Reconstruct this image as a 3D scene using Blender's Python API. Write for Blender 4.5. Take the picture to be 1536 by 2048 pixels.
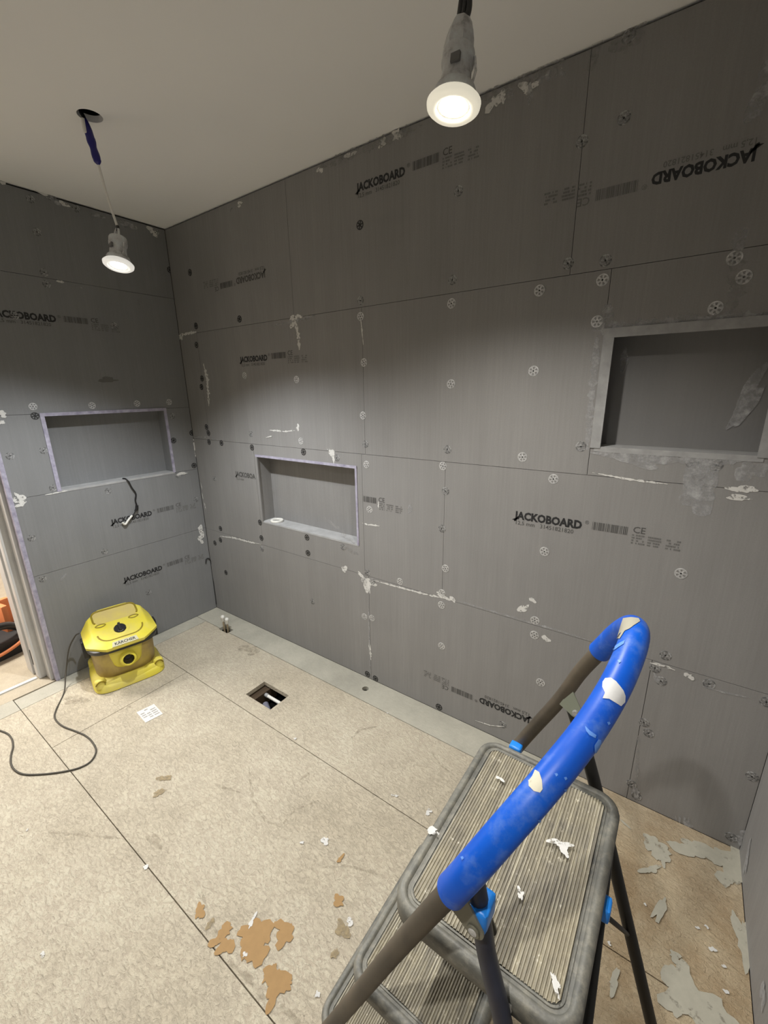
import bpy, bmesh, math, random
from mathutils import Vector, Matrix
from mathutils.bvhtree import BVHTree
for o in list(bpy.data.objects): bpy.data.objects.remove(o)
S = bpy.context.scene
COL = S.collection
R0 = random.Random(7)
PI = math.pi

# ------------------------------------------------------------------ camera, world, lights, exposure
FPX, CP, CR = 846.68, Vector((2.6108, -1.5333, 1.5010)), (1.2895, 0.0142, 0.6191)
cam = bpy.data.cameras.new('camera'); cam.sensor_fit = 'HORIZONTAL'; cam.sensor_width = 36
cam.lens = FPX / 1536 * 36; cam.clip_start = 0.02
co = bpy.data.objects.new('camera', cam); COL.objects.link(co)
co.location = CP; co.rotation_euler = CR; S.camera = co
from mathutils import Euler
CM = Euler(CR, 'XYZ').to_matrix()
S.view_settings.view_transform = 'Standard'; S.view_settings.look = 'None'
S.view_settings.gamma = 1; S.view_settings.use_curve_mapping = False
S.view_settings.exposure = 1.64
w = bpy.data.worlds.new('world'); S.world = w; w.use_nodes = True
w.node_tree.nodes['Background'].inputs[0].default_value = (.5, .55, .6, 1)
w.node_tree.nodes['Background'].inputs[1].default_value = 0.05
LAMP_W = 17.0       # watts of each downlight's beam
LAMP_COL = (1.0, 0.965, 0.90)
LAMP_COL_COOL = (0.95, 0.98, 1.0)
BEZEL_W = .35       # light leaking sideways and up from each frosted bezel

def light(name, kind, loc, energy, color, parent=None, **kw):
    d = bpy.data.lights.new(name, kind); d.energy = energy; d.color = color
    for k, v in kw.items(): setattr(d, k, v)
    o = bpy.data.objects.new(name, d); COL.objects.link(o); o.location = loc
    if parent: o.parent = parent
    return o
# the hallway's ceiling light beyond the door
light('hallway_light', 'AREA', (-.9, -1.5, 2.3), 26, (1, .95, .88), size=.5)

# ------------------------------------------------------------------ helpers
def ray(px, py): return (CM @ Vector(((px - 768) / FPX, -(py - 1024) / FPX, -1.0))).normalized()
def onplane(px, py, ax, v=0.0):
    d = ray(px, py); t = (v - CP[ax]) / d[ax]; return CP + d * t
def A(px, py): return onplane(px, py, 1)
def B(px, py): return onplane(px, py, 0)
def F(px, py): return onplane(px, py, 2)

def link(name, me, m=None, parent=None):
    o = bpy.data.objects.new(name, me); COL.objects.link(o)
    if m is not None:
        for mm in (m if isinstance(m, (list, tuple)) else [m]): me.materials.append(mm)
    if parent: o.parent = parent
    return o
def obj(name, bm, m, parent=None, smooth=None):
    me = bpy.data.meshes.new(name); bmesh.ops.recalc_face_normals(bm, faces=bm.faces); bm.to_mesh(me); bm.free()
    if smooth is not None:
        for p in me.polygons: p.use_smooth = True
        me.set_sharp_from_angle(angle=math.radians(smooth))
    return link(name, me, m, parent)
def tag(o, label, cat, group=None):
    o['label'] = label; o['category'] = cat
    if group: o['group'] = group
    return o
def thing(name, label, cat, loc=(0, 0, 0), rz=0, group=None):
    o = bpy.data.objects.new(name, None); COL.objects.link(o); o.location = loc; o.rotation_euler = (0, 0, rz)
    o.empty_display_size = .05
    return tag(o, label, cat, group)
def box(bm, lo, hi, bev=0):
    r = bmesh.ops.create_cube(bm, size=1)
    for v in r['verts']:
        v.co = Vector([(lo[i] + hi[i]) / 2 + v.co[i] * (hi[i] - lo[i]) for i in range(3)])
    if bev:
        es = {e for v in r['verts'] for e in v.link_edges}
        bmesh.ops.bevel(bm, geom=list(es), offset=bev, segments=2, affect='EDGES', profile=.6)
    return bm
def NB(): return bmesh.new()
def bx(lo, hi, bev=0): return box(NB(), lo, hi, bev)
def cells(a0, a1, b0, b1, holes):
    "split a rectangle around rectangular holes"
    A_ = sorted({a0, a1, *[min(max(h[i], a0), a1) for h in holes for i in (0, 1)]})
    B_ = sorted({b0, b1, *[min(max(h[i], b0), b1) for h in holes for i in (2, 3)]})
    out = []
    for i in range(len(A_) - 1):
        for j in range(len(B_) - 1):
            ca, cb = (A_[i] + A_[i+1]) / 2, (B_[j] + B_[j+1]) / 2
            if not any(h[0] < ca < h[1] and h[2] < cb < h[3] for h in holes): out.append((A_[i], A_[i+1], B_[j], B_[j+1]))
    return out
def plate(a0, a1, b0, b1, lo, hi, ax, holes=(), rounds=()):
    "plate normal to axis ax with rectangular holes and round holes (ca, cb, r)"
    bm = NB()
    def P(a, b, c):
        return (c, a, b) if ax == 0 else ((a, c, b) if ax == 1 else (a, b, c))
    hs = list(holes); sq = []
    for ca, cb, r in rounds:
        q = r * 1.3; hs.append((ca - q, ca + q, cb - q, cb + q)); sq.append((ca, cb, r, q))
    for c in cells(a0, a1, b0, b1, hs):
        l, h = P(c[0], c[2], lo), P(c[1], c[3], hi)
        box(bm, l, h)
    for ca, cb, r, q in sq:
        n = 32
        for k in range(n):
            ring = []
            for kk in (k, k + 1):
                t = 2 * PI * kk / n; c, s = math.cos(t), math.sin(t); m_ = max(abs(c), abs(s))
                ring.append(((ca + q * c / m_, cb + q * s / m_), (ca + r * c, cb + r * s)))
            (o0, i0), (o1, i1) = ring
            for cc in (lo, hi): bm.faces.new([bm.verts.new(P(*p, cc)) for p in (o0, o1, i1, i0)])
            bm.faces.new([bm.verts.new(P(*i0, lo)), bm.verts.new(P(*i1, lo)), bm.verts.new(P(*i1, hi)), bm.verts.new(P(*i0, hi))])
    return bm
def catmull(pts, n=8):
    P = [Vector(p) for p in pts]; out = []
    P = [2 * P[0] - P[1]] + P + [2 * P[-1] - P[-2]]
    for i in range(1, len(P) - 2):
        for k in range(n):
            t = k / n; a, b, c, d = P[i-1], P[i], P[i+1], P[i+2]
            out.append(.5 * ((2*b) + (c-a)*t + (2*a - 5*b + 4*c - d)*t*t + (3*b - a - 3*c + d)*t**3))
    out.append(P[-2]); return out
def tube(bm, pts, r, seg=14, cap=True, flat=None):
    P = [Vector(p) for p in pts]; rings = []
    T = [(P[min(i+1, len(P)-1)] - P[max(i-1, 0)]).normalized() for i in range(len(P))]
    up = Vector((0, 0, 1)) if abs(T[0].z) < .9 else Vector((0, 1, 0))
    n = (up - T[0] * up.dot(T[0])).normalized()
    for i, p in enumerate(P):
        n = (n - T[i] * n.dot(T[i])).normalized(); b = T[i].cross(n)
        rr = r[i] if isinstance(r, (list, tuple)) else r
        rings.append([bm.verts.new(p + n * (rr * math.cos(2*PI*k/seg)) + b * (rr * math.sin(2*PI*k/seg))) for k in range(seg)])
    for a, b in zip(rings, rings[1:]):
        for k in range(seg): bm.faces.new((a[k], a[(k+1) % seg], b[(k+1) % seg], b[k]))
    if cap: bm.faces.new(rings[0][::-1]); bm.faces.new(rings[-1])
    return bm
def lathe(bm, prof, seg=24, M=Matrix.Identity(4), capends=True):
    rings = []
    for r, z in prof: rings.append([bm.verts.new(M @ Vector((r * math.cos(2*PI*k/seg), r * math.sin(2*PI*k/seg), z))) for k in range(seg)])
    for a, b in zip(rings, rings[1:]):
        for k in range(seg): bm.faces.new((a[k], a[(k+1) % seg], b[(k+1) % seg], b[k]))
    if capends:
        if prof[0][0] > 1e-5: bm.faces.new(rings[0])
        if prof[-1][0] > 1e-5: bm.faces.new(rings[-1])
    bmesh.ops.remove_doubles(bm, verts=bm.verts, dist=1e-6)
    return bm
def loft(bm, secs, seg=48, cap=True):
    "secs: (z, ax, by, n, xoff)"
    rings = []
    for z, a, b, n, xo in secs:
        rg = []
        for k in range(seg):
            t = 2 * PI * k / seg; c, s = math.cos(t), math.sin(t)
            rg.append(bm.verts.new((xo + a * math.copysign(abs(c) ** (2/n), c), b * math.copysign(abs(s) ** (2/n), s), z)))
        rings.append(rg)
    for a, b in zip(rings, rings[1:]):
        for k in range(seg): bm.faces.new((a[k], a[(k+1) % seg], b[(k+1) % seg], b[k]))
    if cap: bm.faces.new(rings[0][::-1]); bm.faces.new(rings[-1])
    return bm

# ------------------------------------------------------------------ materials
def srgb(r, g, b):
    f = lambda c: (c / 255 / 12.92) if c <= 10.3 else ((c / 255 + .055) / 1.055) ** 2.4
    return (f(r), f(g), f(b), 1)
class Mt:
    def __init__(s, name, col=(.5, .5, .5, 1), rough=.6, metal=0, spec=.5):
        s.m = bpy.data.materials.new(name); s.m.use_nodes = True; s.nt = s.m.node_tree; s.N = s.nt.nodes; s.L = s.nt.links
        s.p = s.N['Principled BSDF']; s.p.inputs['Base Color'].default_value = col
        s.p.inputs['Roughness'].default_value = rough; s.p.inputs['Metallic'].default_value = metal
        s.p.inputs['Specular IOR Level'].default_value = spec
    def n(s, t, **kw):
        x = s.N.new(t)
        for k, v in kw.items():
            if k in x.inputs: x.inputs[k].default_value = v
            else: setattr(x, k, v)
        return x
    def coord(s, scale=(1, 1, 1), rot=(0, 0, 0)):
        c = s.n('ShaderNodeTexCoord'); mp = s.n('ShaderNodeMapping'); mp.inputs['Scale'].default_value = scale
        mp.inputs['Rotation'].default_value = rot
        s.L.new(c.outputs['Object'], mp.inputs[0]); return mp.outputs[0]
    def noise(s, scale, detail=4, rough=.6, vec=None, dist=0):
        x = s.n('ShaderNodeTexNoise'); x.inputs['Scale'].default_value = scale; x.inputs['Detail'].default_value = detail
        x.inputs['Roughness'].default_value = rough; x.inputs['Distortion'].default_value = dist
        s.L.new(vec if vec is not None else s.coord(), x.inputs['Vector']); return x.outputs['Fac']
    def ramp(s, fac, stops):
        r = s.n('ShaderNodeValToRGB'); s.L.new(fac, r.inputs[0]); e = r.color_ramp.elements
        e[0].position, e[0].color = stops[0]; e[1].position, e[1].color = stops[-1]
        for p, c in stops[1:-1]: x = e.new(p); x.color = c
        return r.outputs[0]
    def mix(s, fac, a, b, blend='MIX'):
        x = s.n('ShaderNodeMix'); x.data_type = 'RGBA'; x.blend_type = blend
        for i, v in ((0, fac), (6, a), (7, b)):
            if hasattr(v, 'links') or isinstance(v, bpy.types.NodeSocket): s.L.new(v, x.inputs[i])
            else: x.inputs[i].default_value = v
        return x.outputs[2]
    def math(s, op, a, b=0.0, clamp=False):
        x = s.n('ShaderNodeMath'); x.operation = op; x.use_clamp = clamp
        for i, v in ((0, a), (1, b)):
            if isinstance(v, bpy.types.NodeSocket): s.L.new(v, x.inputs[i])
            else: x.inputs[i].default_value = v
        return x.outputs[0]
    def color(s, c): s.L.new(c, s.p.inputs['Base Color'])
    def rough(s, c): s.L.new(c, s.p.inputs['Roughness'])
    def bump(s, h, strength=.3, dist=.002):
        b = s.n('ShaderNodeBump'); b.inputs['Strength'].default_value = strength; b.inputs['Distance'].default_value = dist
        s.L.new(h, b.inputs['Height']); s.L.new(b.outputs[0], s.p.inputs['Normal'])
def g(v, w=0.0): return (v * (1 + w), v, v * (1 - w), 1)

def board_mat(name, base, warm):
    M = Mt(name, rough=.55, spec=.35)
    info = M.n('ShaderNodeObjectInfo')
    big = M.noise(2.2, 3)
    streak = M.noise(1, 3, .7, M.coord((120, 120, 3.5)))       # vertical weave streaks
    broad = M.noise(1, 2, .5, M.coord((14, 14, .8)))
    speck = M.noise(260, 2, .7)
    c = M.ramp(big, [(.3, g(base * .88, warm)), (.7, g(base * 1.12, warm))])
    c = M.mix(.5, c, M.ramp(streak, [(.32, g(.36)), (.68, g(.64))]), 'OVERLAY')
    c = M.mix(.45, c, M.ramp(broad, [(.35, g(.42)), (.66, g(.60))]), 'OVERLAY')
    c = M.mix(.5, c, M.ramp(speck, [(.35, g(.4)), (.7, g(.62))]), 'OVERLAY')
    rv = M.math('MULTIPLY_ADD', info.outputs['Random'], .10)
    rv2 = M.math('ADD', rv, .02)
    c = M.mix(rv2, c, g(.28, warm))
    M.color(c); M.bump(M.math('ADD', M.math('MULTIPLY', streak, .7), speck), .16, .0006)
    return M.m
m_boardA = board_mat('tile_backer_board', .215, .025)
m_boardB = board_mat('tile_backer_board_cool', .15, -.01)  # same board as the back wall, the left wall's cooler light tinted in
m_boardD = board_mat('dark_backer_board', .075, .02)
m_void = Mt('dark_gap', (.04, .04, .038, 1), .95).m
m_pit = Mt('underfloor_shade', (.006, .006, .005, 1), .95).m  # black backing stands in for the shade down the floor holes
M = Mt('ceiling_paint', rough=.9, spec=.2); M.color(M.ramp(M.noise(1.5, 2), [(.3, (.90, .90, .90, 1)), (.7, (.93, .93, .92, 1))])); M.bump(M.noise(60, 3), .08, .001)
m_ceil = M.m
M = Mt('foam_core', rough=.75); M.color(M.ramp(M.noise(30, 4), [(.3, srgb(140, 136, 155)), (.7, srgb(182, 178, 194))])); M.bump(M.noise(200), .2, .001)
m_foam = M.m
def adhesive(name, col, lo=.40, hi=.55, sc=70):
    M = Mt(name, rough=.8); M.color(M.mix(M.noise(55, 4), tuple(x * .75 for x in col[:3]) + (1,), col))
    M.bump(M.noise(130, 5), .2, .001)
    t = M.n('ShaderNodeBsdfTransparent'); mx = M.n('ShaderNodeMixShader')
    f = M.ramp(M.noise(sc, 4, .7), [(lo, (0, 0, 0, 1)), (hi, (1, 1, 1, 1))])
    M.L.new(f, mx.inputs[0]); M.L.new(t.outputs[0], mx.inputs[1]); M.L.new(M.p.outputs[0], mx.inputs[2])
    M.L.new(mx.outputs[0], M.N['Material Output'].inputs[0]); return M.m
m_white = adhesive('white_adhesive', (.74, .73, .70, 1), .36, .46)
m_greyad = adhesive('grey_adhesive', (.48, .48, .485, 1), .30, .70, 28)
m_greyfaint = adhesive('thin_grey_adhesive', (.38, .375, .365, 1), .40, .80, 30)
M = Mt('sealed_edge_adhesive', rough=.7); M.color(M.ramp(M.noise(22, 5), [(.3, g(.27)), (.75, g(.40))])); M.bump(M.noise(60, 4), .2, .002); m_greyedge = M.m
M = Mt('niche_sill_adhesive', rough=.7); M.color(M.ramp(M.noise(14, 4), [(.3, g(.32)), (.75, g(.44))])); M.bump(M.noise(40, 4), .4, .003); m_sill = M.m

def floor_mat(name, lo, hi, patchy=True):
    M = Mt(name, rough=.85, spec=.25)
    n1 = M.noise(1.8, 4); n2 = M.noise(9, 5, .65); fine = M.noise(52, 3, .55, M.coord((1, 2.2, 1), (0, 0, .9)), 1.2); vf = M.noise(420, 2)
    c = M.ramp(n1, [(.3, lo), (.7, hi)])
    c = M.mix(.35, c, M.ramp(n2, [(.35, g(.40)), (.65, g(.58))]), 'OVERLAY')
    c = M.mix(.6 if patchy else .15, c, M.ramp(fine, [(.38, g(.38)), (.60, g(.58))]), 'OVERLAY')
    c = M.mix(.3, c, M.ramp(vf, [(.35, g(.40)), (.65, g(.60))]), 'OVERLAY')
    if patchy:
        sep = M.n('ShaderNodeSeparateXYZ'); M.L.new(M.coord(), sep.inputs[0])
        # worn brown zone in the right-hand corner and grey dust near the border strips
        fx = M.math('ADD', sep.outputs[0], M.math('MULTIPLY', M.noise(5, 4), .5))
        mr = M.n('ShaderNodeMapRange'); M.L.new(fx, mr.inputs[0]); mr.inputs[1].default_value = 2.55; mr.inputs[2].default_value = 2.85
        worn = M.ramp(M.noise(7, 5, .6), [(.35, srgb(158, 134, 100)), (.62, srgb(190, 172, 142))])
        c = M.mix(M.math('MULTIPLY', mr.outputs[0], .85), c, worn)
        d = M.math('ADD', M.math('MULTIPLY', M.noise(4, 5, .7), .6), M.math('MULTIPLY', sep.outputs[1], -.9))
        md = M.n('ShaderNodeMapRange'); M.L.new(d, md.inputs[0]); md.inputs[1].default_value = .62; md.inputs[2].default_value = .36; md.clamp = True
        c = M.mix(M.math('MULTIPLY', md.outputs[0], .25), c, srgb(190, 178, 158))
    M.color(c); M.bump(M.math('ADD', fine, M.math('MULTIPLY', vf, .3)), 1.0 if patchy else .25, .006)
    return M.m
m_floor = floor_mat('dusty_floor_board', srgb(184, 173, 153), srgb(200, 191, 172))
m_strip = floor_mat('grey_levelled_strip', srgb(158, 155, 143), srgb(184, 180, 166), False)
m_hall = floor_mat('hall_floor', srgb(165, 155, 135), srgb(185, 175, 158), False)
m_brown = adhesive('brown_stain', srgb(172, 138, 92), .22, .30, 60)
m_tan = adhesive('faded_brown_stain', srgb(165, 148, 116), .25, .60, 60)
m_scuff = adhesive('grey_scuff', srgb(165, 154, 134), .38, 1.0, 50)
m_cement = adhesive('cement_residue', srgb(186, 182, 166), .28, .42, 24)
m_ink = Mt('black_print_ink', (.018, .018, .02, 1), .6).m
m_ink2 = Mt('faded_print_ink', (.085, .083, .080, 1), .7).m
m_ink3 = Mt('very_faded_print_ink', (.145, .142, .137, 1), .7).m
M = Mt('washer_steel', rough=.45, metal=.3); M.color(M.ramp(M.noise(90, 3), [(.35, g(.38)), (.65, g(.70))])); m_steel = M.m
m_dk = Mt('dark_shaded_washer', g(.045), .5, .4).m  # washer steel with its dim reflections in the colour; also strike plate, sealant
m_plast = Mt('white_plastic', (.78, .77, .72, 1), .4).m
m_black = Mt('black_plastic', (.012, .012, .013, 1), .4).m
m_blackm = Mt('black_matt', (.02, .02, .02, 1), .7).m
M = Mt('white_gloss_paint', rough=.4); M.color(M.ramp(M.noise(4, 4), [(.3, (.50, .50, .50, 1)), (.7, (.62, .61, .58, 1))])); m_gloss = M.m
m_hallwall = Mt('hall_wall_paint', (.75, .68, .64, 1), .8).m
m_paper = Mt('paper', (.66, .65, .62, 1), .8).m

# ------------------------------------------------------------------ room shell
H, XR, YF = 2.4, 2.955, -2.7
N2 = (.617, 1.350, .757, 1.152)          # niche low in the back wall
N3 = (2.362, 2.785, 1.308, 1.660)        # niche right in the back wall
NL = (-.776, -.157, 1.020, 1.408)        # niche in the left wall (y, z)
ND = .090
def struct(name, bm, m):
    o = obj(name, bm, m); o['kind'] = 'structure'; return o
wall_back = struct('wall_back', plate(-.2, XR + .15, -.12, H + .1, .013, .16, 1, [N2, N3]), m_void)
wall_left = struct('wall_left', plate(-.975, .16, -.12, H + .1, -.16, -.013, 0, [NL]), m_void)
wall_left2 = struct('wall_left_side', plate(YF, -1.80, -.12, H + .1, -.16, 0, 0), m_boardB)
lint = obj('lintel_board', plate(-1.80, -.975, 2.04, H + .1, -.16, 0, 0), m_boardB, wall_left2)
wall_right = struct('wall_right', plate(YF, .013, -.12, H + .1, XR + .013, XR + .15, 0), m_void)
wall_front = struct('wall_front', plate(-.2, XR + .15, -.12, H + .1, YF - .15, YF, 1), m_boardA)
HC = [(.806, -.684, .038), (2.147, -.668, .038), (.80, -1.85, .038), (2.345, -1.83, .038)]
ceiling = struct('ceiling', plate(-.2, XR + .15, YF - .15, .16, H, H + .02, 2, rounds=HC), m_ceil)
for x, y, r in HC:                                   # dark void above each hole
    bm = NB(); box(bm, (x - .07, y - .07, H + .1), (x + .07, y + .07, H + .11))
    for a, b in (((x-.07, y-.07), (x-.065, y+.07)), ((x+.065, y-.07), (x+.07, y+.07)), ((x-.07, y-.07), (x+.07, y-.065)), ((x-.07, y+.065), (x+.07, y+.07))):
        box(bm, (a[0], a[1], H + .02), (b[0], b[1], H + .11))
    obj('ceiling_void', bm, m_void, ceiling)

# boards on the back wall: (x0, x1, z0, z1)
gp = .0008
def boards(parent, lst, ax, holes, mat, lo, hi, name='backer_board'):
    for a0, a1, b0, b1 in lst:
        obj(name, plate(a0 + gp, a1 - gp, b0 + gp, b1 - gp, lo, hi, ax, holes), mat, parent)
boards(wall_back, [
    (0, 1.408, 0, .605), (1.408, 2.622, 0, .605), (2.622, XR, 0, .605),
    (0, .600, .605, 1.216), (.600, 1.385, .605, 1.216), (1.385, 1.820, .605, 1.216), (1.820, XR, .605, 1.216),
    (0, .182, 1.216, 1.835), (.182, 1.408, 1.216, 1.835), (1.408, 2.350, 1.216, 1.835), (2.350, XR, 1.216, 1.835),
    (0, 1.001, 1.835, 2.392), (1.001, 2.233, 1.835, 2.392), (2.233, XR, 1.835, 2.392)], 1, [N2, N3], m_boardA, 0, .0125)
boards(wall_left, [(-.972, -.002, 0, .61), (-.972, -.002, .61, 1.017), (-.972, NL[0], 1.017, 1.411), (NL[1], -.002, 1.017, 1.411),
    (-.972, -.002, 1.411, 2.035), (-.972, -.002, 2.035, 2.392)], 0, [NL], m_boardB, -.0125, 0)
boards(wall_right, [(YF, -1.2, 0, .605), (-1.2, -.002, 0, .605), (YF, -.6, .605, 1.22), (-.6, -.002, .605, 1.22), (YF, -1.2, 1.22, 2.392), (-1.2, -.002, 1.22, 2.392)],
    0, [], m_boardA, XR, XR + .0125)
# niches
def niche(parent, ax, N, mat, sillmat, fr, frm, sgn):
    a0, a1, b0, b1 = N; t = .012
    def PL(aa0, aa1, bb0, bb1, d0, d1):
        bm = NB(); d0, d1 = d0 * sgn, d1 * sgn; lo, hi = min(d0, d1), max(d0, d1)
        if ax == 1: box(bm, (aa0, lo, bb0), (aa1, hi, bb1))
        else: box(bm, (lo, aa0, bb0), (hi, aa1, bb1))
        return bm
    obj('niche_back', PL(a0, a1, b0, b1, ND, ND + .012), mat, parent)
    obj('niche_side', PL(a0, a0 + .004, b0, b1, .0, ND), mat, parent)
    obj('niche_side', PL(a1 - .004, a1, b0, b1, .0, ND), mat, parent)
    obj('niche_top', PL(a0, a1, b1 - .004, b1, .0, ND), mat, parent)
    obj('niche_sill', PL(a0, a1, b0, b0 + .004, .0, ND), sillmat, parent)
    f, l = fr
    obj('edge_strip', PL(a0 - f * .4, a0 + f * .6, b0, b1, -l, .004), frm[0], parent)
    obj('edge_strip', PL(a1 - f * .5, a1 + f * .3, b0, b1, -l, .004), frm[1], parent)
    obj('edge_strip', PL(a0 - f * .4, a1 + f * .3, b1 - f * .55, b1 + f * .35, -l * 1.2, .004), frm[2], parent)
    obj('edge_strip', PL(a0, a1, b0 - f * .4, b0 + f * .15, -l * .4, .004), frm[3], parent)
niche(wall_back, 1, N2, m_boardA, m_sill, (.014, .003), (m_boardA, m_foam, m_foam, m_sill), 1)
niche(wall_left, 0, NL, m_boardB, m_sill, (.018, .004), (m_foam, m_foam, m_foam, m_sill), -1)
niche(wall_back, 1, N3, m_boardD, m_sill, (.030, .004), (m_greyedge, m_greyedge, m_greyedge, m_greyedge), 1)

# floor: every sheet is a part
floor = struct('floor', plate(-.012, XR + .05, YF, .012, -.16, -.14, 2), m_pit)
HOLE = (.945, 1.137, -.462, -.342); PH = (.270, .364, -.168, -.120); RH = (1.428, -.078, .017)
zt = -.022
def sheet(x0, x1, y0, y1, m, holes=(), rounds=(), name='floor_board'):
    obj(name, plate(x0 + .0016, x1 - .0016, y0 + .0016, y1 - .0016, zt, 0, 2, holes, rounds), m, floor)
sheet(0, 2.36, -.157, 0, m_strip, [(PH[0], PH[1], -.157, PH[3])], [RH], 'border_strip')
sheet(0, .112, -1.17, -.157, m_strip, name='border_strip'); sheet(-.012, .112, YF, -1.17, m_strip, name='border_strip')
sheet(.112, 2.36, -.535, -.157, m_floor, [HOLE, (PH[0], PH[1], PH[2], -.157)])
sheet(2.36, XR, -.535, 0, m_floor)
sheet(.112, .522, -1.17, -.535, m_floor); sheet(.522, XR, -1.17, -.535, m_floor)
sheet(.112, XR, -1.9, -1.17, m_floor); sheet(.112, XR, YF, -1.9, m_floor)
# joist and debris seen down the hatch
obj('joist', bx((.90, -.50, -.099), (.985, -.30, -.03)), Mt('dark_timber', srgb(70, 55, 38), .8).m, floor)
bm = NB(); tube(bm, catmull([(1.02, -.405, -.065), (1.07, -.43, -.068), (1.10, -.455, -.075)], 6), .016, 10)
tag(obj('waste_fitting', bm, Mt('grey_fitting', srgb(110, 110, 125), .5).m, None, 40), 'grey plastic fitting lying deep in the square floor hatch', 'pipe fitting')
bm = NB(); tube(bm, [(.965, -.372, -.045), (1.18, -.372, -.045)], .0085, 14)
t = tag(obj('supply_pipe', bm, m_plast, None, 40), 'white plastic pipe crossing the square hatch in the floor', 'pipe')
bm = NB(); tube(bm, [(.975, -.372, -.045), (1.005, -.372, -.045)], .0105, 14); obj('coupling', bm, Mt('grey_pipe', g(.35), .5).m, t, 40)

# ------------------------------------------------------------------ doorway and hallway
door = bpy.data.objects.new('door_1', None); COL.objects.link(door); door['kind'] = 'structure'; door.location = (0, -.98, 0)
def dpart(name, bm, m, par=None):
    o = obj(name, bm, m, par or door); 
    if (par or door) is door: o.data.transform(Matrix.Translation((0, .98, 0)))
    return o
dpart('board_edge', bx((-.028, -.984, 0), (.006, -.966, 2.03), .002), m_foam)
dpart('jamb', bx((-.095, -.998, 0), (-.030, -.975, 2.04), .002), m_gloss)
dpart('stop_bead', bx((-.150, -1.032, 0), (-.095, -.975, 2.04), .006), m_gloss)
dpart('stop_bead', bx((-.172, -1.022, 0), (-.150, -.975, 2.04), .006), m_gloss)
dpart('jamb_lining', bx((-.268, -1.037, 0), (-.172, -.975, 2.04), .003), m_gloss)
dpart('strike_plate', bx((-.14, -1.0335, .08), (-.128, -1.031, .17)), m_dk)
dpart('jamb', bx((-.26, -1.80, 0), (-.01, -1.76, 2.04), .002), m_gloss)
dpart('head_lining', bx((-.26, -1.80, 2.0), (-.01, -.975, 2.04), .002), m_gloss)
dpart('threshold', bx((-.135, -1.76, -.01), (-.112, -1.036, .006), .002), m_gloss)
hf = struct('floor_hall', bx((-2.4, -2.6, -.1), (-.013, -.2, -.001)), m_hall)
hw = struct('wall_hall', bx((-2.5, -2.6, -.1), (-2.4, -.2, 2.5)), m_hallwall)
struct('wall_hall_side', bx((-2.4, -.3, -.1), (-.17, -.2, 2.5)), m_hallwall)
struct('wall_hall_front', bx((-2.4, -2.7, -.1), (-.17, -2.6, 2.5)), m_hallwall)
struct('ceiling_hall', bx((-2.5, -2.7, 2.5), (-.17, -.2, 2.55)), m_ceil)

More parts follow.
